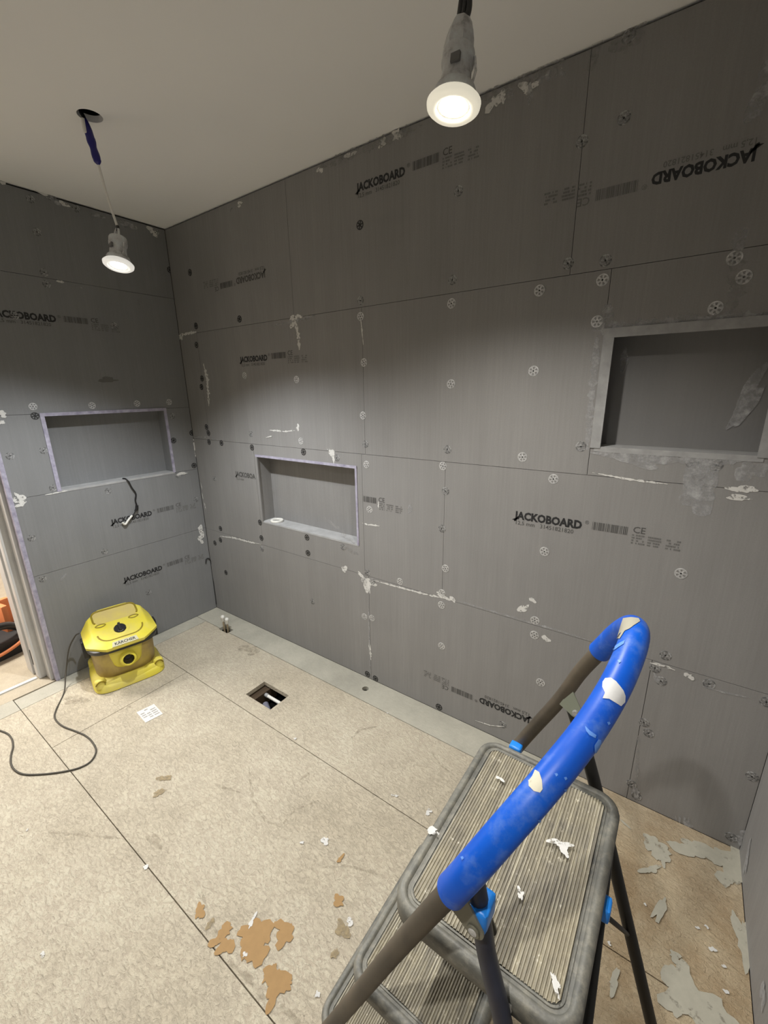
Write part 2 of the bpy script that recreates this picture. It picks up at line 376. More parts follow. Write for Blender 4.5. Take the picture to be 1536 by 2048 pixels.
# ------------------------------------------------------------------ prints on the boards
def text_mesh(s, size, bold=0, shear=0, name='print', align='LEFT'):
    c = bpy.data.curves.new(name, 'FONT'); c.body = s; c.size = size; c.offset = bold; c.shear = shear; c.align_x = align
    c.resolution_u = 2
    o = bpy.data.objects.new(name, c); COL.objects.link(o)
    dg = bpy.context.evaluated_depsgraph_get(); dg.update()
    me = bpy.data.meshes.new_from_object(o.evaluated_get(dg)); bpy.data.objects.remove(o); me.materials.clear(); return me
def width(me): 
    xs = [v.co.x for v in me.vertices]; return max(xs) - min(xs)
LOGO = {}
def print_set(parent, ax, a, z, W, flip=False, ink=m_ink, ink2=m_ink2, logo='JACKOBOARD', blocks=True, gap=.028, W2=.28, parts=(1, 1, 1)):
    "ax 1: on back wall, a = x; ax 0: on left wall, a = y. W = logo width"
    X = Vector((1, 0, 0)) if ax == 1 else Vector((0, 1, 0)); Z = Vector((0, 0, 1)); Nn = Vector((0, -1, 0)) if ax == 1 else Vector((1, 0, 0))
    s = -1 if flip else 1
    org = (Vector((a, -.0006, z)) if ax == 1 else Vector((.0006, a, z)))
    def place(me, u, v, m, name):
        Mx = Matrix((( *(X * s), ), (*(Z * s),), (*Nn,))).transposed().to_4x4()
        Mx.translation = org + X * s * u + Z * s * v
        me.transform(Mx); link(name, me, m, parent)
    if logo:
        me = text_mesh(logo, .05, .0024, .0); w = width(me); k = W / (w * 10 / 10)
        full = text_mesh('JACKOBOARD', .05, .0024); k = W / width(full)
        me.transform(Matrix.Diagonal((k, k * 1.12, 1, 1))); place(me, 0, 0, ink, 'printed_logo')
        # tail of the letter J
        if parts[0]:
            bm = NB(); vs = [bm.verts.new((x, y, 0)) for x, y in ((-.012, -.006), (.002, -.0075), (.0125, .004), (.0125, .012), (.004, .004))]; bm.faces.new(vs)
            me = bpy.data.meshes.new('p'); bm.to_mesh(me); bm.free(); place(me, 0, 0, ink, 'printed_logo')
        me = text_mesh('12,5 mm   31451821820'[:21 if logo == 'JACKOBOARD' else 9], .022, .0002); k = W * .86 / width(text_mesh('12,5 mm   31451821820', .022, .0002))
        me.transform(Matrix.Diagonal((k, k, 1, 1))); place(me, 0, -.022, ink2, 'printed_size')
        me = text_mesh('\u00ae', .018); place(me, W + .004, .02, ink2, 'printed_mark')
    if blocks:
        bm = NB(); u = 0; r = random.Random(3); w1 = W2 * .38
        while u < w1:
            b = r.choice((.0012, .002, .0035)); vs = [bm.verts.new(p) for p in ((u, 0, 0), (u + b, 0, 0), (u + b, .028, 0), (u, .028, 0))]; bm.faces.new(vs); u += b + r.choice((.0012, .0018, .003))
        me = bpy.data.meshes.new('p'); bm.to_mesh(me); bm.free(); place(me, W + gap, .004, ink2, 'printed_barcode')
        me = text_mesh('CE', .03, .0003); place(me, W + gap + w1 + .014, .016, ink2, 'printed_mark')
        bm = NB()
        for cx in (0, .045, .095):
            for row in range(4):
                u = cx
                while u < cx + .034:
                    b = r.uniform(.002, .006)
                    if r.random() < .85:
                        vs = [bm.verts.new(p) for p in ((u, row * .009, 0), (u + b, row * .009, 0), (u + b, row * .009 + .0055, 0), (u, row * .009 + .0055, 0))]; bm.faces.new(vs)
                    u += b + .001
        me = bpy.data.meshes.new('p'); bm.to_mesh(me); bm.free(); place(me, W + gap + w1 + .014, -.022, m_ink3 if ink2 is m_ink2 else ink2, 'printed_small_text')
print_set(wall_back, 1, 2.120, 1.026, .238)
print_set(wall_back, 1, 1.402, 2.250, .228)
print_set(wall_back, 1, .565, 1.655, .225)
print_set(wall_back, 1, .822, 2.060, .230, True, ink=m_ink2)
print_set(wall_back, 1, 2.640, 2.052, .222, True, ink2=m_ink3)
print_set(wall_back, 1, 2.244, .172, .228, True)
print_set(wall_back, 1, .408, 1.012, .235, logo='JACKOBOA', blocks=False, ink=m_ink2)
print_set(wall_back, 1, 1.388, .985, 0, logo=None, gap=0, W2=.20, ink2=m_ink2)
print_set(wall_left, 0, -.565, .783, .232)
print_set(wall_left, 0, -.560, .420, .232)
print_set(wall_left, 0, -.868, 1.842, .245)

# ------------------------------------------------------------------ fixing washers (discs with six holes, a recessed screw hole)
def washer_mesh(r=.0172, name='washer', prof=.0011):
    bm = NB(); n = 36; rc, rh, rin = r * .60, r * .165, r * .16
    # 2D pieces: outer band, hub band, six webs between the holes
    def quadring(r0, r1, k0, k1, seg):
        for k in range(seg):
            t0 = k0 + (k1 - k0) * k / seg; t1 = k0 + (k1 - k0) * (k + 1) / seg
            q = [(r0*math.cos(t0), r0*math.sin(t0)), (r1*math.cos(t0), r1*math.sin(t0)), (r1*math.cos(t1), r1*math.sin(t1)), (r0*math.cos(t1), r0*math.sin(t1))]
            bm.faces.new([bm.verts.new((a, b, prof)) for a, b in q])
    quadring(r * .80, r, 0, 2*PI, 24); quadring(rin, r * .40, 0, 2*PI, 12)
    for k in range(6):
        quadring(r * .40, r * .80, k * PI/3 - .26, k * PI/3 + .26, 1)
    n = 24
    for k in range(n):
        a, b = 2*PI*k/n, 2*PI*(k+1)/n
        bm.faces.new([bm.verts.new(p) for p in ((r*math.cos(a), r*math.sin(a), prof), (r*math.cos(b), r*math.sin(b), prof), (r*1.02*math.cos(b), r*1.02*math.sin(b), 0), (r*1.02*math.cos(a), r*1.02*math.sin(a), 0))])
    me = bpy.data.meshes.new(name); bm.to_mesh(me); bm.free(); return me
W_BR = washer_mesh(); W_BR.materials.append(m_steel)
W_DK = washer_mesh(.0172); W_DK.materials.append(m_dk)
M = Mt('half_buried_washer', rough=.6, metal=.2); M.color(M.ramp(M.noise(110, 3), [(.4, g(.10)), (.62, g(.42))])); W_MD = washer_mesh(.0165); W_MD.materials.append(M.m)
def recess_mesh():
    bm = NB(); 
    for k in range(10):
        a, b = 2*PI*k/10, 2*PI*(k+1)/10
        bm.faces.new([bm.verts.new(p) for p in ((0, 0, .0003), (.006*math.cos(a), .006*math.sin(a), .0003), (.006*math.cos(b), .006*math.sin(b), .0003))])
    me = bpy.data.meshes.new('screw'); bm.to_mesh(me); bm.free(); me.materials.append(m_blackm); return me
W_SC = recess_mesh()
def washers(parent, ax, lst):
    for q in lst:
        px, py, kind = q
        P = A(px, py) if ax == 1 else B(px, py)
        rot = Matrix.Rotation(PI/2, 4, 'X') if ax == 1 else Matrix.Rotation(PI/2, 4, 'Y')
        rot = Matrix.Translation(P) @ rot @ Matrix.Rotation(R0.uniform(0, PI), 4, 'Z')
        me = {'b': W_BR, 'd': W_DK, 'm': W_MD}[kind]
        o = bpy.data.objects.new('fixing_washer', me); COL.objects.link(o); o.matrix_world = rot; o.parent = parent
        o = bpy.data.objects.new('screw_head', W_SC); COL.objects.link(o); o.matrix_world = rot; o.parent = parent
washers(wall_back, 1, [(392,652,'d'),(393,690,'d'),(404,757,'d'),(403,774,'d'),(413,854,'d'),(417,866,'d'),(418,884,'d'),(443,886,'d'),
 (502,868,'m'),(504,895,'d'),(429,957,'m'),(441,1057,'d'),(441,1080,'d'),(430,1086,'d'),(452,1145,'d'),(479,638,'d'),(520,1045,'d'),(523,1076,'d'),(524,1098,'m'),
 (607,904,'d'),(602,882,'b'),(614,1075,'d'),(616,1106,'d'),(674,916,'m'),(686,1094,'m'),(593,759,'b'),(489,751,'b'),
 (721,601,'m'),(721,633,'b'),(728,725,'b'),(726,831,'b'),(731,888,'m'),(733,929,'b'),(739,1019,'b'),(735,1145,'m'),(728,1161,'b'),(745,1163,'m'),
 (917,382,'m'),(905,560,'m'),(903,607,'b'),(902,768,'b'),(895,899,'m'),(886,932,'b'),(891,982,'m'),(884,1057,'m'),(891,1137,'b'),(884,1186,'b'),(883,1210,'b'),
 (800,1163,'b'),(729,1233,'b'),(744,1236,'b'),(883,1292,'b'),(1070,1241,'b'),(1069,1270,'b'),(1081,1365,'b'),(1005,1449,'m'),(878,1414,'d'),
 (1362,1147,'b'),(1089,1103,'b'),(1107,958,'b'),(1045,914,'b'),(1067,742,'b'),(1079,581,'b'),(1136,527,'m'),(1211,521,'m'),(1205,560,'b'),(1194,643,'b'),(1162,893,'m'),
 (1164,283,'m'),(1248,236,'m'),(1469,516,'b'),(1488,554,'b'),(1431,616,'b'),(1385,925,'m'),(1432,930,'m'),(1331,1311,'m'),(1310,1336,'m'),(1322,1362,'m'),
 (1418,1368,'m'),(1288,1445,'m'),(1297,1466,'m'),(1263,1568,'m'),(1273,1592,'m'),(1504,1553,'m'),(1462,1674,'m'),(625,1203,'m'),
 (735,1348,'d'),(751,1357,'d'),(720,450,'d'),(1533,1404,'m'),(380,545,'d'),(1258,72,'m')])
washers(wall_left, 0, [(61,398,'m'),(74,464,'m'),(88,545,'m'),(93,568,'m'),(29,631,'m'),(228,651,'m'),(66,813,'b'),(184,811,'b'),(274,807,'b'),(338,804,'b'),(70,832,'d'),
 (20,912,'m'),(87,901,'m'),(106,976,'m'),(216,982,'m'),(63,1076,'m'),(209,1103,'m'),(85,1158,'m'),(345,832,'m'),(347,881,'d'),(356,951,'m'),
 (297,1185,'m'),(384,866,'d'),(388,931,'d'),(392,999,'m'),(152,417,'m'),(98,392,'m'),(250,448,'m'),(312,463,'m'),(340,540,'d')])

# ------------------------------------------------------------------ thin residues lying on real surfaces
def ragged(name, P, e1, e2, nrm, rx, ry, ang, m, parent, rough=.3, lift=.0006, seed=None, n=28, proj=None, rings=3):
    r = random.Random(seed if seed is not None else R0.random()); bm = NB()
    ph = [r.uniform(0, 6.28) for _ in range(6)]; am = [r.uniform(.3, 1) / (k + 1) for k in range(6)]
    c, s = math.cos(ang), math.sin(ang); prev = None; cen = None
    for j in range(rings + 1):
        ring = []
        if j == 0:
            q = P + nrm * lift; cen = bm.verts.new(proj(q) if proj else q); continue
        for k in range(n):
            t = 2*PI*k/n; f = 1 + rough * sum(am[i] * math.sin((i + 2) * t + ph[i]) for i in range(6)) + r.uniform(-.12, .12) * rough * 2
            f = max(f, .15) * j / rings
            u, v = rx * math.cos(t) * f, ry * math.sin(t) * f
            q = P + e1 * (u * c - v * s) + e2 * (u * s + v * c) + nrm * lift
            ring.append(bm.verts.new(proj(q) if proj else q))
        for k in range(n):
            if prev: bm.faces.new((prev[k], prev[(k+1) % n], ring[(k+1) % n], ring[k]))
            else: bm.faces.new((cen, ring[k], ring[(k+1) % n]))
        prev = ring
    return obj(name, bm, m, parent)
EX, EY, EZ = Vector((1, 0, 0)), Vector((0, 1, 0)), Vector((0, 0, 1))
SURF = {'A': (A, EX, EZ, -EY, wall_back), 'B': (B, EY, EZ, EX, wall_left), 'F': (F, EX, EY, EZ, floor),
        'R': (lambda x, y: onplane(x, y, 0, XR), EY, EZ, -EX, wall_right)}
LIFT = [0]
def nl_():
    LIFT[0] += 1; return LIFT[0] * 1.4e-5
def blob(s, px, py, rx, ry, ang=0, m=None, rough=.4, name='adhesive_smear', lift=.0006):
    f, e1, e2, nn, par = SURF[s]; return ragged(name, f(px, py), e1, e2, nn, rx, ry, ang, m or m_white, par, rough, lift + nl_())
def streak(s, pts, w, m=None, name='adhesive_smear', taper=True, jit=.5, lift=.0007):
    f, e1, e2, nn, par = SURF[s]; P = [f(*q) for q in pts]; bm = NB(); Q = []; lift += nl_()
    for a, b in zip(P, P[1:]):
        k = max(2, int((b - a).length / .008))
        Q += [a.lerp(b, i / k) for i in range(k)]
    Q.append(P[-1]); L = []
    for i, q in enumerate(Q):
        t = (Q[min(i+1, len(Q)-1)] - Q[max(i-1, 0)]).normalized(); sd = t.cross(nn)
        ww = w / 2 * (1 + R0.uniform(-jit, jit)) * ((min(1, .25 + 4 * min(i, len(Q)-1-i) / len(Q))) if taper else 1)
        L.append((bm.verts.new(q + sd * ww + nn * lift), bm.verts.new(q - sd * ww * (1 + R0.uniform(-jit, jit)) + nn * lift)))
    for a, b in zip(L, L[1:]): bm.faces.new((a[0], a[1], b[1], b[0]))
    return obj(name, bm, m or m_white, par)
# back wall
streak('A', [(540,652),(600,640),(630,631)], .012, m_greyad); blob('A', 588, 638, .030, .016, .3); blob('A', 585, 648, .02, .014, .5)
streak('A', [(590,640),(596,668),(599,700)], .016); blob('A', 597, 634, .028, .008, .1)
streak('A', [(356,672),(375,667),(393,664)], .014); blob('A', 362, 676, .014, .012)
streak('A', [(407,727),(415,760),(418,812)], .022)
streak('A', [(722,640),(727,690)], .007)
streak('A', [(538,860),(570,863),(590,861)], .007); blob('A', 596, 855, .010, .016, .3)
blob('A', 663, 905, .018, .020, .8); streak('A', [(655,898),(667,915),(668,928)], .012)
blob('A', 689, 1138, .018, .018, .4); blob('A', 735, 1172, .022, .040, .1); blob('A', 740, 1165, .040, .016, -.2); blob('A', 722, 1150, .012, .02, .6)
streak('A', [(745,1160),(790,1172),(850,1188),(905,1200)], .008); streak('A', [(905,1198),(960,1215),(1060,1245),(1120,1262),(1190,1284)], .007, m_greyad)
blob('A', 885, 1192, .030, .010, -.25); blob('A', 905, 1198, .014, .012)
streak('A', [(739,1285),(742,1320)], .014); streak('A', [(737,1200),(741,1350)], .005, m_greyad)
blob('A', 1046, 1217, .030, .010, .9); blob('A', 1065, 1200, .012, .010, .4); blob('A', 1092, 1277, .014, .012)
streak('A', [(725,1046),(735,1049),(760,1052)], .007); blob('A', 820, 1018, .010, .022, 0, m_greyad); blob('A', 757, 1010, .004, .012)
streak('A', [(1185,945),(1255,958),(1335,968)], .006)
blob('A', 1400, 985, .050, .055, .1, m_greyad); blob('A', 1396, 950, .030, .07, .0, m_greyad); streak('A', [(1390,925),(1393,1000)], .035, m_greyad)
streak('A', [(1215,608),(1216,648)], .030, m_greyad, taper=False); blob('A', 1212, 650, .035, .035, 0, m_greyad)
streak('A', [(1478,480),(1470,590),(1462,630)], .028, m_greyfaint); blob('A', 1480, 478, .02, .02, .5, m_greyad)
streak('A', [(1195,670),(1185,780),(1175,900)], .022, m_greyad); streak('A', [(1200,655),(1300,648),(1430,636),(1536,628)], .022, m_greyad)
streak('A', [(1180,905),(1300,915),(1420,925),(1520,915)], .028, m_greyad); blob('A', 1280, 920, .08, .018, -.1, m_greyad)
blob('A', 1500, 942, .028, .032, .9, m_greyad); blob('A', 1485, 978, .026, .012, 0, m_white); blob('A', 1478, 995, .032, .007, 0, m_white)
blob('A', 1522, 180, .020, .055, -.15, m_greyad); blob('A', 1256, 75, .03, .04, 0, m_greyfaint); blob('A', 1190, 105, .018, .03, 0, m_greyfaint)
for x, y, a, b in ((988,205,.020,.018),(1002,195,.014,.02),(1020,190,.010,.012),(1057,175,.022,.018),(1060,185,.010,.022),(1085,158,.01,.008),(1098,150,.012,.008),
                   (1112,146,.006,.010),(1125,146,.006,.010),(795,270,.022,.014),(812,264,.012,.01),(765,286,.02,.010),(700,310,.024,.008),(480,408,.022,.008),(462,420,.012,.006),(640,340,.018,.008)):
    blob('A', x, y, a, b, .2, m_white if a > .013 else m_greyad, .6)
streak('A', [(640,335),(760,285),(850,248)], .030, m_greyfaint); streak('A', [(960,200),(1130,120)], .030, m_greyfaint)
streak('A', [(1300,1325),(1330,1332),(1350,1340)], .008); blob('A', 1378, 1352, .012, .010, .4); streak('A', [(1308,1345),(1315,1365)], .012, m_greyad)
streak('A', [(1405,1372),(1450,1385),(1500,1395)], .006, m_greyad); streak('A', [(1276,1470),(1272,1590)], .010, m_greyfaint); blob('A', 1272, 1585, .012, .02, 0, m_greyad)
for x in (1352, 1360, 1370, 1378): streak('A', [(x - 1, 1630 + (x - 1350) * .1), (x, 1652)], .005, m_greyad)
blob('A', 1376, 1648, .012, .014, 0, m_greyad)
streak('A', [(440,1072),(470,1076),(500,1084),(522,1088)], .010); streak('A', [(386,873),(410,874),(436,880)], .006, m_greyad)
streak('A', [(532,875),(545,872)], .006)
blob('A', 700, 1100, .05, .012, -.2, m_greyfaint); streak('A', [(650,1035),(712,1088)], .02, m_greyfaint)
for x, y in ((402,965),(404,985),(409,1005)): streak('A', [(x, y), (x + 3, y + 14)], .006)
streak('A', [(385,875),(392,915)], .008); streak('A', [(950,1440),(980,1450),(1010,1453)], .006)
streak('A', [(1478,1690),(1490,1660)], .02, m_greyad)
blob('A', 1500, 800, .020, .090, -.35, m_greyad, .4, 'adhesive_smear', -ND + .0015); blob('A', 1240, 720, .014, .030, 0, m_greyad, .4, 'adhesive_smear', -ND + .0015)
# left wall
blob('B', 85, 385, .030, .010, -.25); blob('B', 108, 400, .022, .012, -.3, m_greyad); blob('B', 128, 408, .020, .010, -.3); blob('B', 195, 432, .030, .010, 0, m_greyad)
blob('B', 255, 450, .040, .018, -.2, m_greyad); blob('B', 305, 463, .030, .018, -.4, m_white); blob('B', 5, 365, .012, .008); blob('B', 335, 465, .010, .02, 0, m_greyad)
streak('B', [(112,562),(128,565)], .008); streak('B', [(160,575),(168,577)], .006, m_greyad); streak('B', [(275,600),(280,612)], .014, m_greyad)
blob('B', 38, 998, .026, .018, .5); blob('B', 42, 1008, .02, .012, 0); streak('B', [(28,985),(46,1002)], .010); streak('B', [(90,990),(115,985),(135,981)], .006)
blob('B', 362, 947, .026, .010, .1); streak('B', [(352,949),(375,946)], .010); blob('B', 402, 1062, .02, .035, .1); blob('B', 400, 1075, .026, .012, .3); blob('B', 403, 1083, .012, .016)
blob('B', 5, 828, .016, .012); blob('B', 2, 845, .012, .010); streak('B', [(386,876),(391,914)], .008, m_white)
blob('B', 215, 760, .05, .012, 0, m_ink3, .4, 'dark_smudge'); blob('B', 126, 1155, .022, .008, .6, m_greyad)
streak('B', [(405,960),(410,1010)], .006, m_white)
# right wall
streak('R', [(1484,1690),(1487,1655),(1490,1650)], .02, m_greyad); blob('R', 1528, 1990, .02, .03, 0, m_greyad); blob('R', 1495, 1720, .02, .05, 0, m_greyad)
# floor: bare brown patches, scuffs, cement residue
for x, y, a, b, an, mm in ((520,1860,.036,.030,.4,m_brown),(505,1885,.020,.050,.3,m_brown),(515,1905,.024,.034,0,m_brown),(490,1872,.022,.020,.6,m_brown),(565,1860,.026,.020,.2,m_brown),(572,1875,.018,.024,0,m_brown),
    (450,1862,.022,.016,.4,m_brown),(452,1893,.018,.024,.3,m_brown),(432,1883,.014,.016,0,m_brown),(553,1958,.030,.026,.2,m_brown),(548,1985,.016,.034,.2,m_brown),(572,1962,.024,.012,.2,m_brown),(540,1945,.008,.020,0,m_brown),
    (400,1823,.014,.020,.8,m_brown),(421,1848,.010,.012,0,m_tan),(677,1802,.018,.014,0,m_brown),(681,1718,.008,.012,0,m_brown),(685,1860,.018,.022,.4,m_tan),(670,1908,.010,.011,0,m_tan),
    (329,1557,.022,.016,.9,m_tan),(318,1586,.020,.016,.9,m_tan),(310,1683,.050,.012,.1,m_scuff)):
    blob('F', x, y, a, b, an, mm, .45, 'floor_stain', .0005)
for pts, w_ in (([(497,1530),(505,1600),(530,1640),(560,1655)], .010), ([(560,1655),(590,1620),(640,1600)], .006), ([(95,1665),(160,1670),(250,1678)], .008), ([(640,1735),(700,1733),(770,1752)], .007),
    ([(400,1770),(420,1840),(440,1880)], .008), ([(455,1920),(500,1960),(540,2010)], .012), ([(560,2010),(600,2048)], .016),     ([(700,1480),(720,1460),(760,1452)], .012), ([(600,1560),(620,1545)], .01), ([(430,1570),(480,1585)], .01),
    ([(250,1420),(262,1412)], .02), ([(860,1500),(880,1530),(900,1545)], .008)):
    streak('F', pts, w_, m_scuff, 'floor_scuff', True, .4, .0004)
for x, y, a, b, mm in ((650,1683,.014,.012,m_white),(604,1686,.005,.006,m_white),(790,1592,.010,.006,m_white),(857,1625,.012,.010,m_white),(700,1845,.008,.012,m_white),(490,1910,.005,.007,m_white),(635,1990,.005,.008,m_white),(505,1842,.006,.016,m_white),
    (86,1910,.006,.006,m_white),(292,1735,.010,.006,m_white),(55,1661,.005,.004,m_white),(590,1478,.008,.004,m_white),(775,1427,.004,.003,m_white)):
    blob('F', x, y, a, b, .4, mm, .5, 'plaster_fleck', .0007)
for x, y, a, b, an in ((1440,1712,.06,.035,0),(1470,1730,.035,.06,0),(1458,1755,.03,.03,0),(1310,1690,.035,.03,.3),(1322,1712,.018,.04,.1),(1400,1705,.05,.022,.1),(1370,1700,.05,.02,0),(1490,1880,.020,.070,.0),(1478,1870,.012,.05,.2),
    (1360,1960,.030,.045,.3),(1390,2010,.06,.045,.4),(1440,2040,.06,.022,0),(1355,1990,.02,.04,0),(1228,1965,.010,.028,-.3),(1350,1915,.018,.010,0),(1300,1740,.03,.012,.9),(1320,1820,.05,.01,1.3)):
    blob('F', x, y, a, b, an, m_cement, .5, 'cement_residue', .0006)
for x, y, a in ((1290,1810,.004),(1413,1855,.005),(1395,1857,.005),(1448,1934,.005),(1218,1888,.005),(1425,1900,.008),(1452,1985,.006),(1180,1710,.004)):
    blob('F', x, y, a, a * .8, 0, m_white, .4, 'plaster_fleck', .0008)
streak('F', [(1262,1660),(1240,1640)], .006, m_cement, 'plaster_fleck')
for x, y, a, b in ((500,1300,.05,.05),(150,1400,.06,.03)):
    blob('F', x, y, a, b, .3, m_scuff, .5, 'dusty_patch', .0003)
# bent cord-like bead in the corner
bm = NB(); P = [B(411,1127), B(412,1118), B(418,1118), B(423,1130), B(428,1170), B(432,1208)]; tube(bm, catmull([p + Vector((.004, 0, 0)) for p in P], 5), .0035, 8)
obj('corner_sealant', bm, m_dk, wall_left, 60)

# ------------------------------------------------------------------ hanging downlights
m_galv = Mt('lamp_housing', rough=.45, metal=.2); m_galv.color(m_galv.ramp(m_galv.noise(38, 5), [(.32, g(.30)), (.45, g(.55)), (.65, (.66, .70, .70, 1))])); m_galv.bump(m_galv.noise(70, 4), .5, .002); m_galv = m_galv.m
M = Mt('frosted_bezel', (.80, .78, .70, 1), .35); M.p.inputs['Emission Color'].default_value = (1, .93, .74, 1); M.p.inputs['Emission Strength'].default_value = .17; m_bezel = M.m
M = Mt('frosted_bezel_cool', (.80, .80, .78, 1), .35); M.p.inputs['Emission Color'].default_value = (1, .97, .9, 1); M.p.inputs['Emission Strength'].default_value = .16; m_bezel2 = M.m
M = Mt('lit_lens', (1, 1, 1, 1), .4); M.p.inputs['Emission Color'].default_value = (1, .95, .82, 1); M.p.inputs['Emission Strength'].default_value = 9; m_lens = M.m
m_sleeve = Mt('blue_sleeve', (.012, .010, .16, 1), .45).m
def downlight(loc, tilt, label, hole, cool=False, group=None, cable=True, big=True, power=1, glow=0):
    t = thing('hanging_downlight', label, 'lamp', loc, 0, group)
    Rm = Euler(tilt).to_matrix().to_4x4()
    def L(prof, seg=28): return lathe(NB(), prof, seg, Rm)
    # bezel ring (frosted) and lens
    obj('bezel', L([(.030, -.004), (.034, -.009), (.044, -.010), (.050, -.005), (.051, .001), (.046, .006), (.034, .008), (.030, .002), (.030, -.004)], 40), m_bezel2 if cool else m_bezel, t, 50)
    obj('lens', L([(0, -.007), (.018, -.0065), (.031, -.003), (.031, .001)], 32), m_lens, t, 50)
    obj('collar', L([(.030, .009), (.038, .009), (.039, .020), (.036, .026), (.031, .027)], 32), m_galv, t, 40)
    h = .080 if big else .09
    obj('housing', L([(.030, .024), (.0285, .4*h), (.027, .6*h), (.028, .72*h), (.0300, .76*h), (.0305, .84*h), (.0295, .88*h), (.030, h), (.028, h + .005), (0.012, h + .007)]), m_galv, t, 35)
    for s in (-1, 1):                                  # spring clips folded up along the housing
        bm = NB(); tube(bm, [Rm @ Vector((s * .034, 0, .022)), Rm @ Vector((s * .037, .004, .045)), Rm @ Vector((s * .031, .006, .070))], .0022, 6)
        obj('spring_clip', bm, m_steel, t, 50)
    bm = NB(); box(bm, (.001, -.0305, .048), (.019, -.024, .062), .001); bm.transform(Rm); obj('rating_label', bm, m_ink3, t)
    # driver connector, tapering upwards
    if big:
        obj('connector_cover', L([(.027, h), (.029, h + .012), (.026, h + .026), (.021, h + .042), (.015, h + .052), (.011, h + .055)], 7), m_galv, t, 30)
        bm = NB(); 
        for s in (-.5, 0, .6): tube(bm, catmull([Rm @ Vector((s * .014, 0, h + .050)), Rm @ Vector((s * .016, .004, h + .075)), Rm @ Vector((s * .006, 0, h + .115))], 4), .0055, 8)
        obj('connector', bm, m_black, t, 50)
        top = Rm @ Vector((0, 0, h + .11))
    else:
        bm = NB()                                     # looped strain relief
        tube(bm, catmull([Rm @ Vector((-.016, 0, h)), Rm @ Vector((-.020, 0, h + .022)), Rm @ Vector((-.006, 0, h + .038)), Rm @ Vector((.002, 0, h + .034))], 6), .006, 8)
        tube(bm, [Rm @ Vector((.014, 0, h)), Rm @ Vector((.004, 0, h + .036))], .004, 8)
        obj('strain_relief', bm, m_galv, t, 50)
        bm = NB(); tube(bm, [Rm @ Vector((.002, 0, h + .030)), Rm @ Vector((-.002, 0, h + .048))], .006, 8); obj('connector', bm, m_black, t, 50)
        top = Rm @ Vector((-.002, 0, h + .045))
    ht = Vector((hole[0] - loc[0], hole[1] - loc[1], H + .05 - loc[2]))
    d = ht - top
    if big:
        bm = NB(); tube(bm, catmull([top, top + d * .5 + Vector((.006, .004, 0)), ht], 8), .0042, 10); obj('cable', bm, m_black, t, 50)
    else:
        e = top + d * .50
        bm = NB(); tube(bm, catmull([top, top + d * .25 + Vector((-.006, .0, 0)), e], 8), .0042, 10); obj('cable', bm, m_plast, t, 50)
        s2 = top + d * .84
        bm = NB(); q = [e, e.lerp(s2, .12), e.lerp(s2, .35), e.lerp(s2, .5), e.lerp(s2, .65), e.lerp(s2, .85), s2]
        tube(bm, catmull(q, 4), [.004, .007, .010, .012, .012, .013, .013, .012, .011, .011, .012, .013, .014, .014, .014, .013, .013, .013, .013, .012, .011, .010, .009, .008, .006], 10)
        obj('cable_sleeve', bm, m_sleeve, t, 50)
        bm = NB(); box(bm, (-.010, -.004, -.02), (.0, .004, .02), .002); bm.transform(Matrix.Translation(s2.lerp(e, .18) + Vector((.010, -.012, 0)))); obj('sleeve_clip', bm, m_plast, t)
        bm = NB(); tube(bm, catmull([s2, s2.lerp(ht, .5) + Vector((-.01, 0, 0)), ht], 6), .006, 10); obj('flex', bm, m_black, t, 50)
    col = LAMP_COL_COOL if cool else LAMP_COL
    lo = light('beam', 'SPOT', (0, 0, 0), LAMP_W * power, col, t, spot_size=math.radians(150), spot_blend=.62, shadow_soft_size=.02)
    lo.matrix_local = Matrix.Translation(Rm @ Vector((0, 0, -.014))) @ Rm
    if glow: lo = light('bezel_glow', 'POINT', (0, 0, 0), BEZEL_W * glow, col, t, shadow_soft_size=.03)
    if glow: lo.matrix_local = Matrix.Translation(Rm @ Vector((0, 0, -.06)))
    return t
downlight((2.155, -.655, 2.015), (math.radians(-7), math.radians(2), 0), 'lit downlight dangling nearest the camera with wide glowing frosted rim', (2.150, -.668), power=.85)
downlight((.806, -.672, 1.958), (math.radians(-12), math.radians(-8), 0), 'small lit downlight on thin white cable with dark blue sleeve', (.790, -.705), cool=True, big=False, power=1.7)
downlight((2.335, -1.80, 2.16), (0, 0, 0), 'lit downlight hanging behind the camera on the right', (2.345, -1.83), power=1.0, glow=0)
downlight((.80, -1.85, 2.0), (0, 0, 0), 'added dim downlight, guessed and unseen, behind the camera on the left', (.80, -1.85), cool=True, power=.10, glow=0)  # guessed lamp, added out of view to fill out the row

# ------------------------------------------------------------------ step ladder
lad = thing('step_ladder', 'folding step ladder with blue foam grip and plaster-covered ribbed treads', 'ladder', (2.48, -1.02, 0))
LM = Matrix.Translation((-2.48, 1.02, 0))
def lp(name, bm, m, smooth=None, par=None):
    bm.transform(LM); return obj(name, bm, m, par or lad, smooth)
M = Mt('dusty_black_tube', rough=.5, metal=.0); M.color(M.ramp(M.noise(9, 5), [(.3, srgb(58, 52, 44)), (.7, srgb(96, 86, 72))])); m_tubeb = M.m
M = Mt('blue_black_tube', rough=.45); M.color(M.ramp(M.noise(12, 4), [(.3, srgb(30, 33, 46)), (.7, srgb(52, 56, 74))])); m_tubed = M.m
M = Mt('black_rear_tube', rough=.5); M.color(M.ramp(M.noise(12, 4), [(.3, srgb(14, 14, 14)), (.7, srgb(30, 29, 27))])); m_tuber = M.m
M = Mt('blue_foam', rough=.42, spec=.4)
bc = M.ramp(M.noise(9, 4), [(.3, srgb(4, 76, 186)), (.7, srgb(8, 92, 206))])
dust = M.ramp(M.noise(22, 6, .7), [(.52, (0, 0, 0, 1)), (.78, (.55, .55, .55, 1))])
